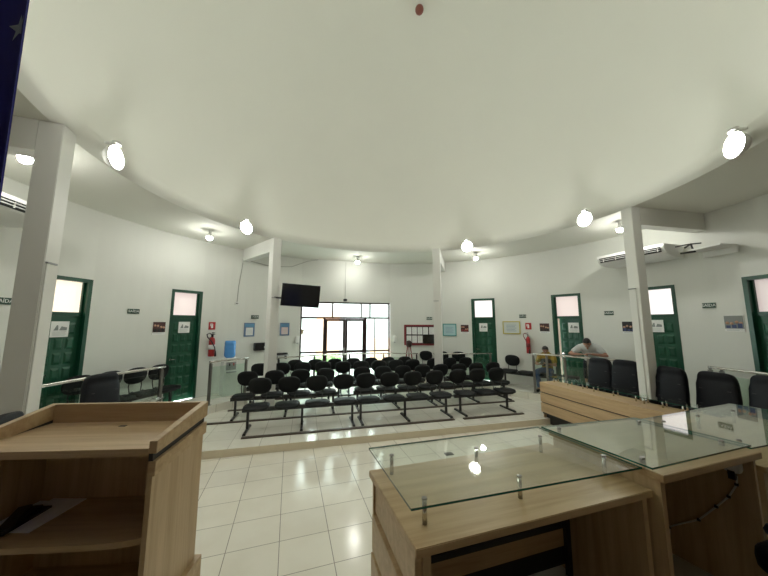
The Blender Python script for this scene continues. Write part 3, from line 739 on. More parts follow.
# exit signs
EXG = 'small dark exit signs'
SAIDA = text_mesh('SAÍDA', .075, PAPER, 'sign_text')
for a, z, w, lab in ((-77.4, 2.49, .22, 'dark green exit sign at the far left behind the pillar'), (-58.9, 2.415, .22, 'dark green exit sign between the two left green doors'), (-31.1, 2.345, .22, 'dark green exit sign left of the television pillar'), (25.5, 2.325, .20, 'dark green exit sign above the notice board'), (54.3, 2.375, .20, 'dark green exit sign above the red extinguisher sign'), (75.1, 2.415, .20, 'dark green exit sign between the ajar door and the right pillar'), (92.5, 2.505, .20, 'dark green exit sign on the bare wall near the right edge')):
    o = on_wall('exit_sign', lab, 'sign', a, z, RO-.012, EXG)
    ob('sign_plate', MB().bx(-w/2, w/2, -.006, .006, -.05, .05), SIGNG, o)
    link('sign_text', SAIDA, o, (0, -.0075, 0))
# poster calendars with a portrait
def poster(a, z, lab, seed):
    o = on_wall('portrait_poster', lab, 'poster', a, z, RO-.010, 'small portrait posters on the walls'); w, h = .27, .29
    rnd = random.Random(seed)
    ob('poster_sheet', MB().bx(-w/2, w/2, -.004, .006, -h/2, h/2), PAPER, o)
    ob('dark_print', MB().bx(-w/2+.005, w/2-.005, -.006, -.004, -h/2+.05, h/2-.005), [PDARK, PDARK, PDARK, BLACKP, INK][seed % 5], o)
    m = MB()
    for k in range(4):
        x = (-.09, -.03, .04, .095)[k]; m.lathe([(.026, 0), (.026, .0012)], 12, T=M4.Translation((x, -.006, .02+rnd.uniform(-.03, .05))) @ M4.Rotation(rad(90), 4, 'X'))
    ob('printed_faces', m, SKINP, o)
    m = MB()
    for k in range(3): m.bx(-.11+.08*k, -.05+.08*k, -.0075, -.006, -.085, -.03+rnd.uniform(-.01, .03))
    ob('printed_clothes', m, [BLACKP, PRED, PRED, PNAVY, PNAVY][seed % 5], o)
    m = MB()
    for k in range(2): m.bx(-.11, .11-.05*k, -.0055, -.004, -.118-.014*k, -.110-.014*k)
    ob('caption_lines', m, INKG, o)
poster(-53.75, 2.05, 'red and dark portrait poster beside the second green door on the left', 0)
poster(36.95, 1.96, 'reddish portrait poster left of the green door near the notice board', 2)
poster(59.95, 2.015, 'portrait poster with red print left of the ajar green door', 0)
poster(78.8, 2.06, 'portrait poster with blue print just left of the right pillar', 3)
poster(95.55, 2.16, 'blue and red portrait poster near the last green door on the right', 4)
# blue info posters
for a, z, lab in ((-32.45, 1.97, 'blue framed notice left of the television pillar'), (-22.35, 1.97, 'blue framed notice between the television pillar and the entrance')):
    o = on_wall('blue_notice', lab, 'notice', a, z, RO-.012, 'blue framed notices'); w, h = .30, .40
    ob('notice_frame', MB().bx(-w/2, w/2, -.008, .008, -h/2, h/2), mat('notice_blue', (.13, .20, .32), .5), o)
    ob('notice_header', MB().bx(-w/2+.02, w/2-.02, -.011, -.008, .08, h/2-.03), CYAN, o)
    ob('notice_sheet', MB().bx(-w/2+.05, w/2-.05, -.011, -.008, -h/2+.04, .06), PINKP if a > -30 else PAPER, o)
    m = MB(); [m.bx(-.08, .08, -.0125, -.011, -.01-.03*k, 0-.03*k) for k in range(5)]; ob('printed_lines', m, INKG, o)
# notice board
a = 22.4; o = on_wall('notice_board', 'dark red framed notice board with white sheets, left of a pillar', 'notice board', a, 1.745, RO-.02)
w, h = 1.14, .72
f = MB(); f.bx(-w/2, w/2, -.03, .02, h/2-.06, h/2).bx(-w/2, w/2, -.03, .02, -h/2, -h/2+.06).bx(-w/2, -w/2+.06, -.03, .02, -h/2+.06, h/2-.06).bx(w/2-.06, w/2, -.03, .02, -h/2+.06, h/2-.06)
ob('board_frame', f, REDD, o, bevel=.003); ob('board_panel', MB().bx(-w/2+.06, w/2-.06, -.01, .01, -h/2+.06, h/2-.06), mat('board_black', (.03, .022, .022), .7), o)
bT = (V(pol(a, RO-.02, 1.745)), -rad(a))
def sheet(x, z_, lab):
    p = M4.Translation(bT[0]) @ M4.Rotation(bT[1], 4, 'Z') @ V((x, -.0115, z_))
    s_ = thing('notice_sheet', lab, 'paper', p, bT[1], 'white sheets pinned to the notice board')
    ob('paper', MB().bx(-.085, .085, -.0015, 0, -.125, .125), PAPER, s_)
    m = MB(); [m.bx(-.065, .065-.02*(k % 3), -.0025, -.0015, .085-.03*k, .092-.03*k) for k in range(6)]; ob('printed_lines', m, INKG, s_)
for k, x in enumerate((-.40, -.205, -.01, .185, .395)): sheet(x, .145, ['leftmost', 'second', 'third', 'fourth', 'rightmost'][k]+' white sheet in the upper row of the notice board')
for k, x in enumerate((-.40, -.205, -.01)): sheet(x, -.15, ['left', 'middle', 'right'][k]+' white sheet in the lower row of the notice board')
# black panel on the board
p = M4.Translation(bT[0]) @ M4.Rotation(bT[1], 4, 'Z') @ V((.32, -.043, -.145))
o = ob('monitor', MB().bx(-.225, .225, -.012, .012, -.15, .15), SCREEN, None, p, bT[1], .003); tag(o, 'black flat monitor in the lower right corner of the notice board', 'monitor')
# framed teal certificate and gold diploma
def framed(a, z, w, h, fm, im, lab, name):
    o = on_wall(name, lab, 'frame', a, z, RO-.014)
    f = MB(); t_ = .028
    f.bx(-w/2, w/2, -.014, .012, h/2-t_, h/2).bx(-w/2, w/2, -.014, .012, -h/2, -h/2+t_).bx(-w/2, -w/2+t_, -.014, .012, -h/2+t_, h/2-t_).bx(w/2-t_, w/2, -.014, .012, -h/2+t_, h/2-t_)
    ob('picture_frame', f, fm, o, bevel=.002); ob('certificate', MB().bx(-w/2+t_, w/2-t_, -.004, .008, -h/2+t_, h/2-t_), im, o)
    m = MB(); [m.bx(-w*.28, w*.28-.04*(k % 2), -.0055, -.004, h*.18-.045*k, h*.18-.045*k+.014) for k in range(5)]; ob('printed_lines', m, mat('teal_ink' if fm is TEAL else 'blue_ink', (.28, .38, .45), .7), o)
framed(32.1, 1.93, .46, .42, TEAL, TEALP, 'teal framed certificate right of the notice board pillar', 'framed_certificate')
framed(51.0, 2.02, .52, .40, GOLD, mat('diploma_paper', (.62, .66, .62), .5), 'gold framed diploma right of the green door near the notice board', 'framed_diploma')
# extinguisher sign + extinguisher
def extinguisher(a, zs, zt, lab1, lab2, dark):
    o = on_wall('extinguisher_sign', lab1, 'sign', a+.1, zs, RO-.010, 'red extinguisher signs')
    ob('sign_plate', MB().bx(-.085, .085, -.004, .004, -.10, .10), RED, o)
    m = MB().bx(-.025, .025, -.006, -.004, -.06, .04).bx(-.04, .02, -.006, -.004, .045, .06).bx(-.05, -.035, -.006, -.004, -.01, .06); ob('sign_symbol', m, PAPER, o)
    e = thing('fire_extinguisher', lab2, 'fire extinguisher', pol(a, RO-.09, zt-.62), -rad(a), 'wall-hung fire extinguishers')
    ob('cylinder', MB().lathe([(.06, 0), (.075, .015), (.075, .40), (.06, .46), (.025, .49), (.025, .52)], 20), RED, e)
    ob('valve', MB().lathe([(.028, .50), (.028, .55), (.02, .57)], 12).box((0, -.05, .575), (.03, .13, .018)).box((0, -.045, .61), (.03, .11, .015), .0), BLACKP if dark else STEELD, e)
    ob('hose', MB().tube([(0, 0, .55), (-.08, -.02, .60), (-.15, -.03, .57), (-.14, -.05, .50), (-.06, -.085, .40), (.02, -.10, .25), (.05, -.10, .12)], .014, 8), BLACKP if dark else REDD, e)
    ob('nozzle', MB().tube([(.05, -.10, .13), (.055, -.10, .0)], [.014, .026], 10), BLACKP, e)
    ob('label_band', MB().lathe([(.0762, .18), (.0762, .30)], 20), PAPER if dark else REDD, e)
    e.scale = (.8, .8, 1) if not dark else (1, 1, 1)
    ob('wall_bracket', MB().box((0, .082, .44), (.05, .014, .10)), BLACKM, e)
extinguisher(-42.2, 2.09, 1.92, 'red extinguisher sign right of the second green door on the left', 'fire extinguisher on the left wall above the guard rail', True)
extinguisher(55.6, 2.07, 1.88, 'red extinguisher sign right of the gold framed diploma', 'red fire extinguisher on the right wall above the linked seats', False)
# dispensers, boxes
for a, z, lab in ((-18.6, 1.63, 'white dispenser on the wall left of the entrance'), (13.7, 1.60, 'white dispenser on the wall right of the entrance')):
    o = on_wall('soap_dispenser', lab, 'dispenser', a, z, RO-.05, 'white wall dispensers')
    ob('dispenser_body', MB().ell((0, 0, 0), (.065, .05, .12), 16, 10, .5, .5), WHITEP, o); ob('push_lever', MB().box((0, -.04, -.11), (.05, .03, .03)), GREYP, o)
o = on_wall('wall_box', 'black wall-mounted box with a white knob, left of the television pillar', 'box', -29.4, 1.47, RO-.06)
ob('box_body', MB().bx(-.17, .17, -.06, .06, -.11, .11), BLACKP, o, bevel=.006); ob('round_knob', MB().lathe([(.03, 0), (.025, .02)], 14, T=M4.Translation((.12, -.06, -.02)) @ M4.Rotation(rad(90), 4, 'X')), WHITEP, o)
o = on_wall('wall_outlet', 'small outlet box on the wall with a cable running up to the beam', 'outlet', -36.2, 2.72, RO-.012)
ob('outlet_plate', MB().bx(-.05, .05, -.012, .012, -.04, .04), WHITEP, o); ob('outlet_hole', MB().bx(-.03, -.008, -.014, -.012, -.02, .02).bx(.008, .03, -.014, -.012, -.02, .02), BLACKP, o)
ob('cable', MB().tube([(.0, -.005, .04), (.02, -.005, .5), (.10, -.005, 1.2)], .007, 6), WIREG, o)
c = [V(pol(-33, RO-.02, 4.0))+V((0, -.02, 0)), V(pol(-27, RO-.02, 3.93)), V(pol(-21, RO-.02, 4.0)), V(pol(-16.5, RO-.25, 4.2)), V(pol(-13, RO-.22, 4.29))]
o = ob('loose_cable', MB().tube([c[0].lerp(c[1], k/4) for k in range(4)]+[c[1].lerp(c[2], k/4) for k in range(4)]+c[2:], .010, 6), WIREG); tag(o, 'loose grey cable sagging along the wall above the television', 'cable')
o = thing('security_camera', 'small dark camera on the wall above the entrance', 'camera', pol(-3.6, chord-.02, 2.95), rad(3.6))
ob('camera_body', MB().ell((0, -.06, 0), (.07, .05, .045), 16, 10, .7, .7), BLACKP, o); ob('camera_bracket', MB().box((0, -.01, 0), (.06, .03, .09)), GREYP, o); ob('camera_cable', MB().tube([(0, .0, .04), (0, .0, .7), (.01, .0, 1.32)], .006, 6), WIREG, o)
# television on its pillar arm
tp = pol(-35.4, 4.13)
t = thing('television', 'flat black television on an arm beside a white pillar', 'television', (-1.745, 3.34, 2.85), rad(-2)); t.rotation_euler.y = rad(3.5)
ob('screen', MB().bx(-.455, .455, -.02, .025, -.27, .27), SCREEN, t, bevel=.004)
ob('bezel', MB().bx(-.465, .465, -.015, .03, -.28, -.268).bx(-.465, .465, -.015, .03, .268, .28).bx(-.465, -.453, -.015, .03, -.268, .268).bx(.453, .465, -.015, .03, -.268, .268), BLACKP, t)
ob('mount_arm', MB().box((-.56, .08, -.09), (.32, .03, .04)).box((-.3, .055, -.05), (.2, .05, .2)), BLACKM, t)
# ceiling-floor air conditioners
def aircon(a, r, z, L, lab, slats=True):
    o = thing('air_conditioner', lab, 'air conditioner', pol(a, r, z), -rad(a), 'wall-mounted air conditioners')
    prof = [(-.28, .20), (-.30, .13), (-.24, .02), (.0, -.04), (.36, -.05), (.36, .22)]
    b = MB(); n = len(prof); vs = [(-L/2, y, zz) for y, zz in prof]+[(L/2, y, zz) for y, zz in prof]
    b.add(vs, [tuple(range(n-1, -1, -1)), tuple(range(n, 2*n))]+[(i, (i+1) % n, n+(i+1) % n, n+i) for i in range(n)])
    ob('casing', b, WHITEP, o, bevel=.01)
    g = MB().add([(-L/2+.06, -.306, .135), (L/2-.06, -.306, .135), (L/2-.06, -.262, .035), (-L/2+.06, -.262, .035)], [(0, 1, 2, 3)])
    ob('air_outlet', g, BLACKP, o)
    s_ = MB()
    for k in range(2): s_.box((0, -.302+.016*k, .105-.035*k), (L-.14, .022, .008))
    for k in range(int(L/.26)): s_.box((-L/2+.15+.26*k, -.292, .085), (.006, .02, .085))
    ob('louvre', s_, WHITEP, o)
    return o
aircon(83.9, 5.55, 3.55, 1.3, 'white ceiling-hung air conditioner behind the right pillar')
aircon(-84.6, 5.60, 3.62, 1.3, 'white air conditioner at the left edge, half behind the pillar')
o = thing('pipe_bracket', 'white bracket plate with dark pipes at the end of the right air conditioner', 'bracket', pol(95.2, 5.78, 3.56), -rad(95.2))
ob('plate', MB().box((.02, 0, 0), (.5, .40, .03)).box((.02, .18, -.07), (.5, .03, .12)), WHITEP, o, bevel=.004)
ob('pipe', MB().tube([(-.36, -.05, .10), (-.22, -.10, .14), (-.18, -.14, .04), (-.12, -.16, -.04), (-.36, -.17, -.02)], .017, 8), BLACKM, o); ob('pipe', MB().tube([(-.40, -.22, .12), (-.2, -.2, .12), (-.02, -.16, .10)], .012, 8), BLACKM, o)
# water cooler
t = thing('water_cooler', 'white water cooler with a blue bottle against the left wall', 'water cooler', pol(-39.0, 5.62, GZ), rad(39-8))
ob('cabinet', MB().bx(-.16, .16, -.16, .16, 0, .96), WHITEP, t, bevel=.015); ob('tap_recess', MB().bx(-.12, .12, -.165, -.155, .66, .86), GREYP, t)
for sx in (-.05, .05): ob('tap', MB().tube([(sx, -.16, .82), (sx, -.20, .82), (sx, -.20, .77)], .014, 8), BLACKP if sx < 0 else RED, t)
ob('drip_tray', MB().bx(-.11, .11, -.24, -.16, .60, .625), GREYP, t); ob('water_bottle', MB().lathe([(.09, .96), (.115, .98), (.135, 1.02), (.135, 1.14), (.128, 1.16), (.135, 1.18), (.135, 1.27), (.128, 1.29), (.135, 1.31), (.13, 1.38), (.11, 1.40)], 24), BLUEB, t)
# small items at the back
o = on_wall('wall_shelf', 'narrow grey wall shelf below the blue notice by the entrance', 'shelf', -23.3, 1.18, RO-.006)
ob('shelf_board', MB().bx(-.2, .2, -.22, .0, -.012, .012), GREYP, o); ob('shelf_bracket', MB().bx(-.15, -.13, -.18, 0, -.12, -.012), STEELD, o); ob('shelf_bracket', MB().bx(.13, .15, -.18, 0, -.12, -.012), STEELD, o)
o = ob('black_device', MB().bx(-.17, .17, -.08, .08, 0, .055), BLACKP, None, pol(-23.3, RO-.115, 1.193), rad(23.3), .004); tag(o, 'flat black device on the shelf near the entrance', 'device')
o = thing('wooden_easel', 'dark wooden easel standing below the notice board', 'easel', pol(18.5, 5.70, PZ), -rad(18.5))
for sx in (-1, 1): ob('leg', rect_tube(MB(), (sx*.22, -.05, 0), (sx*.03, .02, 1.36), .04, .03), REDD, o)
ob('leg', rect_tube(MB(), (0, .15, 0), (0, .04, 1.34), .035, .03), REDD, o)
ob('crossbar', MB().bx(-.2, .2, -.06, -.03, .62, .66), REDD, o); ob('head_block', MB().ell((0, .01, 1.33), (.10, .05, .12), 14, 8, .8, .8), BROWN, o)

# ------------------------------------------------------------------ outside
OUT = [mat('street', (.40, .39, .36), .8, vary=.1, vscale=3), mat('white_render', (.48, .49, .49), .8), mat('orange_brick', (.62, .36, .24), .8, vary=.1), mat('hedge_leaf', (.20, .32, .12), .7, vary=.4, vscale=12), mat('blue_paint', (.05, .10, .35), .6), mat('lamp_post', (.35, .35, .36), .6), mat('pot_brown', (.10, .06, .03), .8)]
struct('street_ground', MB().bx(-20, 20, 6.3, 40, -.2, -.02), OUT[0], 'pale street outside the glazed entrance', 'street')
o = thing('street_house', 'white house with an orange brick bay across the street', 'house', (1.5, 17, 0))
ob('house_wall', MB().bx(-7, 9, 0, 4, 0, 4.4), OUT[1], o); ob('roof', MB().bx(-7.3, 9.3, -.6, 4.3, 4.4, 4.6), OUT[5], o); ob('brick_bay', MB().bx(-2.6, -1.0, -.25, 0, 0, 2.9), OUT[2], o); ob('house_window', MB().bx(4, 5.8, -.05, 0, 1.2, 2.4), OUT[4], o); ob('house_door', MB().bx(1.0, 2.0, -.05, 0, 0, 2.2), OUT[5], o)
o = ob('low_wall', MB().bx(1.8, 8, 12.0, 12.2, 0, 1.3), OUT[2]); tag(o, 'low orange wall outside, right of the entrance doors', 'wall')
hb = MB()
for k in range(40): hb.ell((random.uniform(-1.2, -.2), 9.6+random.uniform(-.3, .3), random.uniform(.1, .60)), (random.uniform(.12, .25),)*3, 7, 5)
o = ob('hedge', hb, OUT[3]); tag(o, 'low bright green hedge outside the entrance', 'hedge')
o = thing('street_lamp', 'white-headed lamp post outside the right entrance door', 'lamp post', (.15, 10.2, 0))
ob('lamp_pole', MB().tube([(-.35, 0, 0), (0, 0, 2.9)], .045, 10).tube([(.3, 0, 0), (0, 0, 2.9)], .03, 10), OUT[5], o); ob('lamp_head', MB().ell((0, 0, 3.0), (.2, .2, .28)), OUT[5], o)
o = thing('hanging_pot', 'dark plant pot hanging outside the left entrance pane', 'plant pot', (-1.85, 7.0, 1.75))
ob('pot', MB().lathe([(.08, 0), (.13, .16), (.14, .18)], 16), OUT[6], o); ob('hanger', MB().tube([(-.12, 0, .17), (0, 0, .9), (.12, 0, .17)], .006, 6), OUT[6], o)

# ------------------------------------------------------------------ people
def skin_mesh(name, J, bones, radii, root, sub=2):
    me = bpy.data.meshes.new(name); names = list(J)
    me.from_pydata([J[n] for n in names], [(names.index(a), names.index(b)) for a, b in bones], [])
    o = bpy.data.objects.new(name, me); COL.objects.link(o)
    md = o.modifiers.new('s', 'SKIN'); md.use_smooth_shade = True
    for i, n in enumerate(names):
        r = radii[n]; r = r if hasattr(r, '__len__') else (r, r)
        me.skin_vertices[0].data[i].radius = r; me.skin_vertices[0].data[i].use_root = (n == root)
    sd = o.modifiers.new('u', 'SUBSURF'); sd.levels = sub; sd.render_levels = sub
    bpy.context.view_layer.update()
    dg = bpy.context.evaluated_depsgraph_get(); m2 = bpy.data.meshes.new_from_object(o.evaluated_get(dg))
    bpy.data.objects.remove(o); return m2
def chains_mesh(name, J, bones, radii, root):
    """closed lofted chains (one per run of bones) that the remesh fuses into one surface"""
    R2 = lambda k: radii[k] if hasattr(radii[k], '__len__') else (radii[k], radii[k])
    runs = []
    for a, b in bones:
        for q in runs:
            if q[-1] == a: q.append(b); break
        else: runs.append([a, b])
    mb = MB(); n = 14
    for q in runs:
        P = []
        for a, b in zip(q, q[1:]):
            for i in range(5 if a == q[0] else 5):
                k = i/5; P.append((V(J[a]).lerp(V(J[b]), k), tuple(R2(a)[c]+(R2(b)[c]-R2(a)[c])*(k*k*(3-2*k)) for c in (0, 1))))
        P.append((V(J[q[-1]]), R2(q[-1])))
        d0 = (P[1][0]-P[0][0]).normalized(); d1 = (P[-1][0]-P[-2][0]).normalized()
        P = [(P[0][0]-d0*P[0][1][1]*k, tuple(x*m for x in P[0][1])) for k, m in ((.75, .35), (.5, .75))]+P+[(P[-1][0]+d1*P[-1][1][1]*k, tuple(x*m for x in P[-1][1])) for k, m in ((.5, .75), (.75, .35))]
        vs = []; last = None
        for i, (c, (rx, ry)) in enumerate(P):
            d = (P[min(i+1, len(P)-1)][0]-P[max(i-1, 0)][0]).normalized()
            if last is None:
                ax = V((1, 0, 0)) if abs(d.x) < .75 else V((0, 1, 0))
            else: ax = last
            ax = (ax-d*ax.dot(d)).normalized(); last = ax; u = d.cross(ax)
            for j in range(n): t = 2*pi*j/n; vs.append(c+ax*cos(t)*rx+u*sin(t)*ry)
        k = len(P)
        mb.add(vs, [(i*n+j, i*n+(j+1) % n, (i+1)*n+(j+1) % n, (i+1)*n+j) for i in range(k-1) for j in range(n)]+[tuple(range(n-1, -1, -1)), tuple((k-1)*n+j for j in range(n))], 0, True)
    return mb.mesh(name, SKIN)
def mesh_of(mb, name): return mb.mesh(name, SKIN)
def fuse(name, meshes, voxel, material):
    bm = bmesh.new()
    for m in meshes: bm.from_mesh(m)
    bmesh.ops.recalc_face_normals(bm, faces=bm.faces)
    me = bpy.data.meshes.new(name); bm.to_mesh(me); bm.free()
    o = bpy.data.objects.new(name, me); COL.objects.link(o)
    r = o.modifiers.new('r', 'REMESH'); r.mode = 'VOXEL'; r.voxel_size = voxel; r.use_smooth_shade = True
    s = o.modifiers.new('sm', 'SMOOTH'); s.iterations = 5; s.factor = .5
    bpy.context.view_layer.update()
    m2 = bpy.data.meshes.new_from_object(o.evaluated_get(bpy.context.evaluated_depsgraph_get()))
    bpy.data.objects.remove(o); m2.materials.clear(); m2.materials.append(material)
    for p in m2.polygons: p.use_smooth = True
    return m2
def lerp(a, b, k): return tuple(a[i]+(b[i]-a[i])*k for i in range(3))
def hand_mesh(wrist, d, palm_n, side):
    """palm, four fingers of unequal length with a knuckle bend, thumb leaving the side"""
    w = V(wrist); d = V(d).normalized(); n = V(palm_n); n = (n-d*n.dot(d)).normalized(); s = d.cross(n).normalized()*side
    out = []; J = {'w': w, 'p': w+d*.05, 'k': w+d*.085}
    out.append(skin_mesh('palm', {k: tuple(v) for k, v in J.items()}, [('w', 'p'), ('p', 'k')], {'w': (.026, .020), 'p': (.040, .017), 'k': (.038, .014)}, 'w', 1))
    for q, (ofs, L) in enumerate(((.030, .070), (.010, .082), (-.010, .076), (-.029, .060))):
        a = w+d*.07+s*ofs; b = a+d*(.02+L*.4)+n*.004; c = b+d*L*.3+n*.018; e = c+d*L*.18+n*.024
        out.append(skin_mesh('fing', {'a': tuple(a), 'b': tuple(b), 'c': tuple(c), 'e': tuple(e)}, [('a', 'b'), ('b', 'c'), ('c', 'e')], {'a': .0095, 'b': .009, 'c': .0085, 'e': .007}, 'a', 1))
    a = w+d*.03+s*.026; b = a+d*.03+s*.028+n*.006; c = b+d*.03+s*.006+n*.012
    out.append(skin_mesh('thumb', {'a': tuple(a), 'b': tuple(b), 'c': tuple(c)}, [('a', 'b'), ('b', 'c')], {'a': .013, 'b': .011, 'c': .009}, 'a', 1))
    return out
def head_mesh(c, fwd, up):
    f = V(fwd).normalized(); u = V(up); u = (u-f*u.dot(f)).normalized(); r = f.cross(u)
    T = M4(((r.x, -f.x, u.x, c[0]), (r.y, -f.y, u.y, c[1]), (r.z, -f.z, u.z, c[2]), (0, 0, 0, 1)))   # local x right, -y forward, z up
    def fn(x, y, z):
        if z < 0: x *= 1+.28*z/.12; y *= 1+.10*z/.12
        return [x, y, z]
    mb = MB().ell((0, 0, 0), (.076, .098, .118), 24, 16, T=T, fn=fn)
    mb.add([(-.012, -.09, -.005), (.012, -.09, -.005), (.016, -.088, -.035), (-.016, -.088, -.035), (0, -.122, -.03), (0, -.097, .012), (0, -.06, -.01)], [(0, 4, 5), (5, 4, 1), (1, 4, 2), (2, 4, 3), (3, 4, 0), (0, 5, 6), (5, 1, 6), (1, 2, 6), (2, 3, 6), (3, 0, 6)], T=T)
    mb.ell((0, -.082, -.066), (.024, .014, .012), 12, 6, T=T); mb.ell((0, -.075, -.098), (.026, .02, .02), 12, 6, T=T)
    for sx in (-1, 1):
        mb.ell((sx*.078, .01, -.01), (.011, .022, .034), 10, 7, T=T)
        mb.ell((sx*.03, -.086, .02), (.022, .010, .008), 10, 6, T=T)
    return mb.mesh('head', SKIN), T
def person(label, loc, rz, J, bones, rad_, shirt, trousers, hairT, mats, voxel, hands, headc, fwd, up, face_mats=None):
    t = thing('person', label, 'person', loc, rz)
    body = [chains_mesh('b', J, bones, rad_, 'pelvis')]
    hm, T = head_mesh(headc, fwd, up); body.append(hm)
    for h in hands: body += hand_mesh(*h)
    link('body', fuse('body', body, voxel, mats['skin']), t)
    link('shirt', fuse('shirt', [chains_mesh('s', *shirt)], .014, mats['shirt']), t)
    link('trousers', fuse('trousers', [chains_mesh('s', *trousers)], .014, mats['trousers']), t)
    def hf(x, y, z):
        if y < -.05 and z < .06: z = .06+(z-.06)*.1
        if z < -.02 and y < .03: y = max(y, .0)
        return [x, y, z]
    ob('hair', MB().ell((0, .014, .030), (.086, .100, .108), 22, 14, T=T, fn=hf), mats['hair'], t)
    for sx in (-1, 1):
        ey = ob('eye', MB().ell((sx*.03, -.091, .016), (.012, .008, .007), 10, 6, T=T), EYE, t)
        ob('pupil', MB().ell((sx*.03, -.0985, .016), (.005, .002, .005), 8, 5, T=T), HAIR, ey)
    ob('mouth', MB().ell((0, -.0945, -.066), (.020, .003, .0035), 12, 5, T=T), mat('lip', (.28, .10, .08), .5), t)
    return t
# man leaning on the rail (faces local -y, rail about .42 in front)
J = {'pelvis': (0, .10, .93), 'belly': (0, .06, 1.05), 'chest': (0, -.10, 1.20), 'upper': (0, -.20, 1.285), 'neck': (0, -.28, 1.335), 'skull': (0, -.34, 1.355),
     'shL': (-.18, -.20, 1.26), 'elL': (-.38, -.37, 1.105), 'wrL': (-.13, -.45, 1.112), 'shR': (.18, -.20, 1.26), 'elR': (.36, -.36, 1.105), 'wrR': (.10, -.44, 1.13),
     'hipL': (-.10, .11, .88), 'knL': (-.12, .03, .48), 'anL': (-.12, .10, .08), 'toL': (-.13, -.10, .03), 'hipR': (.10, .11, .88), 'knR': (.12, .06, .48), 'anR': (.13, .14, .08), 'toR': (.15, -.06, .03)}
B = [('pelvis', 'belly'), ('belly', 'chest'), ('chest', 'upper'), ('upper', 'neck'), ('neck', 'skull'), ('upper', 'shL'), ('shL', 'elL'), ('elL', 'wrL'), ('upper', 'shR'), ('shR', 'elR'), ('elR', 'wrR'), ('pelvis', 'hipL'), ('hipL', 'knL'), ('knL', 'anL'), ('anL', 'toL'), ('pelvis', 'hipR'), ('hipR', 'knR'), ('knR', 'anR'), ('anR', 'toR')]
Rr = {'pelvis': (.15, .11), 'belly': (.14, .10), 'chest': (.16, .115), 'upper': (.14, .10), 'neck': .058, 'skull': .055, 'shL': .062, 'elL': .042, 'wrL': .028, 'shR': .062, 'elR': .042, 'wrR': .028, 'hipL': .088, 'knL': .056, 'anL': .038, 'toL': .034, 'hipR': .088, 'knR': .056, 'anR': .038, 'toR': .034}
def sub(keys, extra, bones, infl, root):
    JJ = {k: J[k] for k in keys}; JJ.update(extra)
    RR = {}
    for k in JJ: r = Rr.get(k, .05); r = r if hasattr(r, '__len__') else (r, r); e = infl+(.012 if k in ('upper', 'chest', 'shL', 'shR') else 0); RR[k] = (r[0]+e, r[1]+e)
    return JJ, bones, RR, root
mid = lambda a, b, k: lerp(J[a], J[b], k)
Rr.update({'slL': .058, 'slR': .058, 'cuL': .072, 'cuR': .072, 'hem': (.155, .115)})
shirt = sub(['belly', 'chest', 'upper', 'shL', 'shR'], {'slL': mid('shL', 'elL', .62), 'slR': mid('shR', 'elR', .62), 'hem': mid('belly', 'pelvis', .75)}, [('hem', 'belly'), ('belly', 'chest'), ('chest', 'upper'), ('upper', 'shL'), ('shL', 'slL'), ('upper', 'shR'), ('shR', 'slR')], .014, 'belly')
trous = sub(['pelvis', 'hipL', 'hipR'], {'cuL': mid('hipL', 'knL', .9), 'cuR': mid('hipR', 'knR', .9)}, [('pelvis', 'hipL'), ('hipL', 'cuL'), ('pelvis', 'hipR'), ('hipR', 'cuR')], .012, 'pelvis')
pm = {'skin': SKIN, 'shirt': SHIRTG, 'trousers': SHORTS, 'hair': HAIR}
pa = 72.2
P1 = person('person in a pale grey T-shirt bending over the guard rail on folded forearms', pol(pa, 5.60, GZ), -rad(pa-14), J, B, Rr, shirt, trous, None, pm, .010,
       [(J['wrL'], (.9, -.25, .1), (0, 0, -1), 1), (J['wrR'], (-.9, -.25, .1), (0, 0, -1), -1)], (0, -.385, 1.375), (.0, -.74, -.66), (0, -.66, .74))
for sx, k in ((-1, 'L'), (1, 'R')):
    p = J['an'+k]; ob('shoe', MB().ell((p[0]+sx*.012, p[1]-.09, .045), (.05, .145, .045), 16, 10, .7, .7), SHOE, P1)
# seated man
SEATUP = .055
J = {'pelvis': (0, .08, .56), 'belly': (0, .10, .68), 'chest': (0, .09, .86), 'upper': (0, .07, .99), 'neck': (0, .04, 1.08), 'skull': (0, .02, 1.13),
     'shL': (-.18, .07, .97), 'elL': (-.27, -.06, .73), 'wrL': (-.08, -.20, .76), 'shR': (.18, .07, .97), 'elR': (.27, -.06, .73), 'wrR': (.08, -.21, .79),
     'hipL': (-.10, .04, .54), 'knL': (-.16, -.30, .56), 'anL': (-.15, -.24, .10), 'toL': (-.16, -.39, .035), 'hipR': (.10, .04, .54), 'knR': (.17, -.30, .56), 'anR': (.16, -.22, .10), 'toR': (.18, -.37, .035)}
for k in J:
    if k[:2] not in ('an', 'to'): J[k] = (J[k][0], J[k][1], J[k][2]+SEATUP)
Rr.update({'pelvis': (.16, .11), 'belly': (.14, .105)})
shirt = sub(['belly', 'chest', 'upper', 'shL', 'shR'], {'slL': mid('shL', 'elL', .6), 'slR': mid('shR', 'elR', .6), 'hem': mid('belly', 'pelvis', .8)}, [('hem', 'belly'), ('belly', 'chest'), ('chest', 'upper'), ('upper', 'shL'), ('shL', 'slL'), ('upper', 'shR'), ('shR', 'slR')], .014, 'belly')
Rr.update({'cuL': .052, 'cuR': .052})
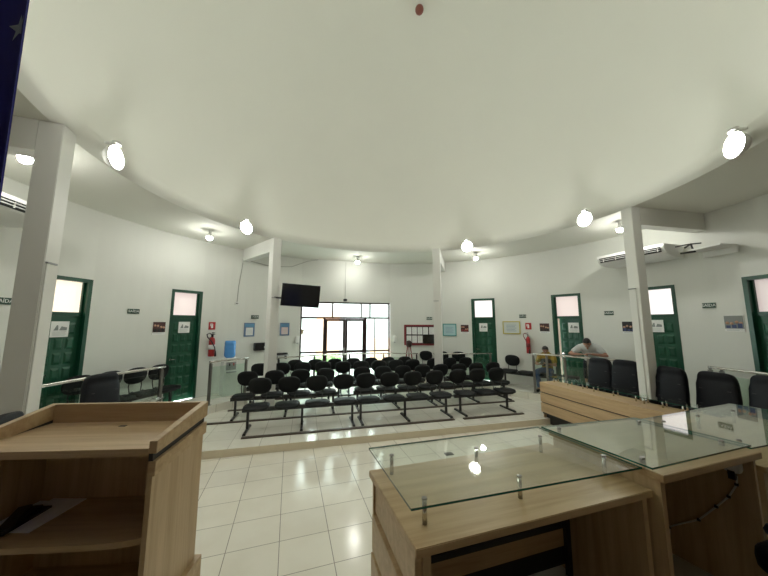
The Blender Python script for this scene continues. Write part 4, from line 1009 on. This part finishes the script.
trous = sub(['pelvis', 'hipL', 'hipR', 'knL', 'knR'], {'cuL': mid('knL', 'anL', .92), 'cuR': mid('knR', 'anR', .92)}, [('pelvis', 'hipL'), ('hipL', 'knL'), ('knL', 'cuL'), ('pelvis', 'hipR'), ('hipR', 'knR'), ('knR', 'cuR')], .012, 'pelvis')
pm = {'skin': SKIN, 'shirt': SHIRTY, 'trousers': JEANS, 'hair': HAIR}
pa = 60.8
P2 = person('seated person in mustard and dark shirt and jeans, looking down at a phone', pol(pa, 5.68, GZ), -rad(pa), J, B, Rr, shirt, trous, None, pm, .010,
       [(J['wrL'], (.6, -.7, .25), (.3, .2, -.8), 1), (J['wrR'], (-.6, -.7, .25), (-.3, .2, -.8), -1)], (0, .0, 1.225), (0, -.86, -.5), (0, -.5, .86)); P2.scale = (.92, .92, .90)
ob('shirt_panel', MB().ell((0, .05, .86), (.160, .165, .12), 20, 10, .5, .8), SHIRTD, P2)
for sx, k in ((-1, 'L'), (1, 'R')):
    p = J['an'+k]; ob('shoe', MB().ell((p[0]+sx*.012, p[1]-.09, .045), (.05, .145, .045), 16, 10, .7, .7), SHOE, P2)
Tm = M4.Translation(pol(pa, 5.68, GZ)) @ M4.Rotation(-rad(pa), 4, 'Z')
o = ob('mobile_phone', MB().box((0, 0, 0), (.075, .012, .15)), BLACKP, None, Tm @ V((0, -.30, .82)), -rad(pa), .003); o.rotation_euler = (rad(-35), 0, -rad(pa)); tag(o, 'dark phone held by the seated man', 'phone')

# ------------------------------------------------------------------ light, camera
w = bpy.data.worlds.new('World'); SC.world = w; w.use_nodes = True
bg = w.node_tree.nodes['Background']; bg.inputs[0].default_value = (.93, .97, 1, 1); bg.inputs[1].default_value = 6
cam = bpy.data.cameras.new('Camera'); co = bpy.data.objects.new('Camera', cam); COL.objects.link(co); SC.camera = co
cam.sensor_width = 36; cam.lens = 36*288/768; cam.clip_start = .05; cam.clip_end = 200
co.location = (-1.45986, -4.16041, 2.17)
co.rotation_euler = (rad(90+6.9), 0, rad(-14))
vs_ = SC.view_settings; vs_.view_transform = 'Standard'; vs_.look = 'None'; vs_.gamma = 1; vs_.use_curve_mapping = False; vs_.exposure = .82
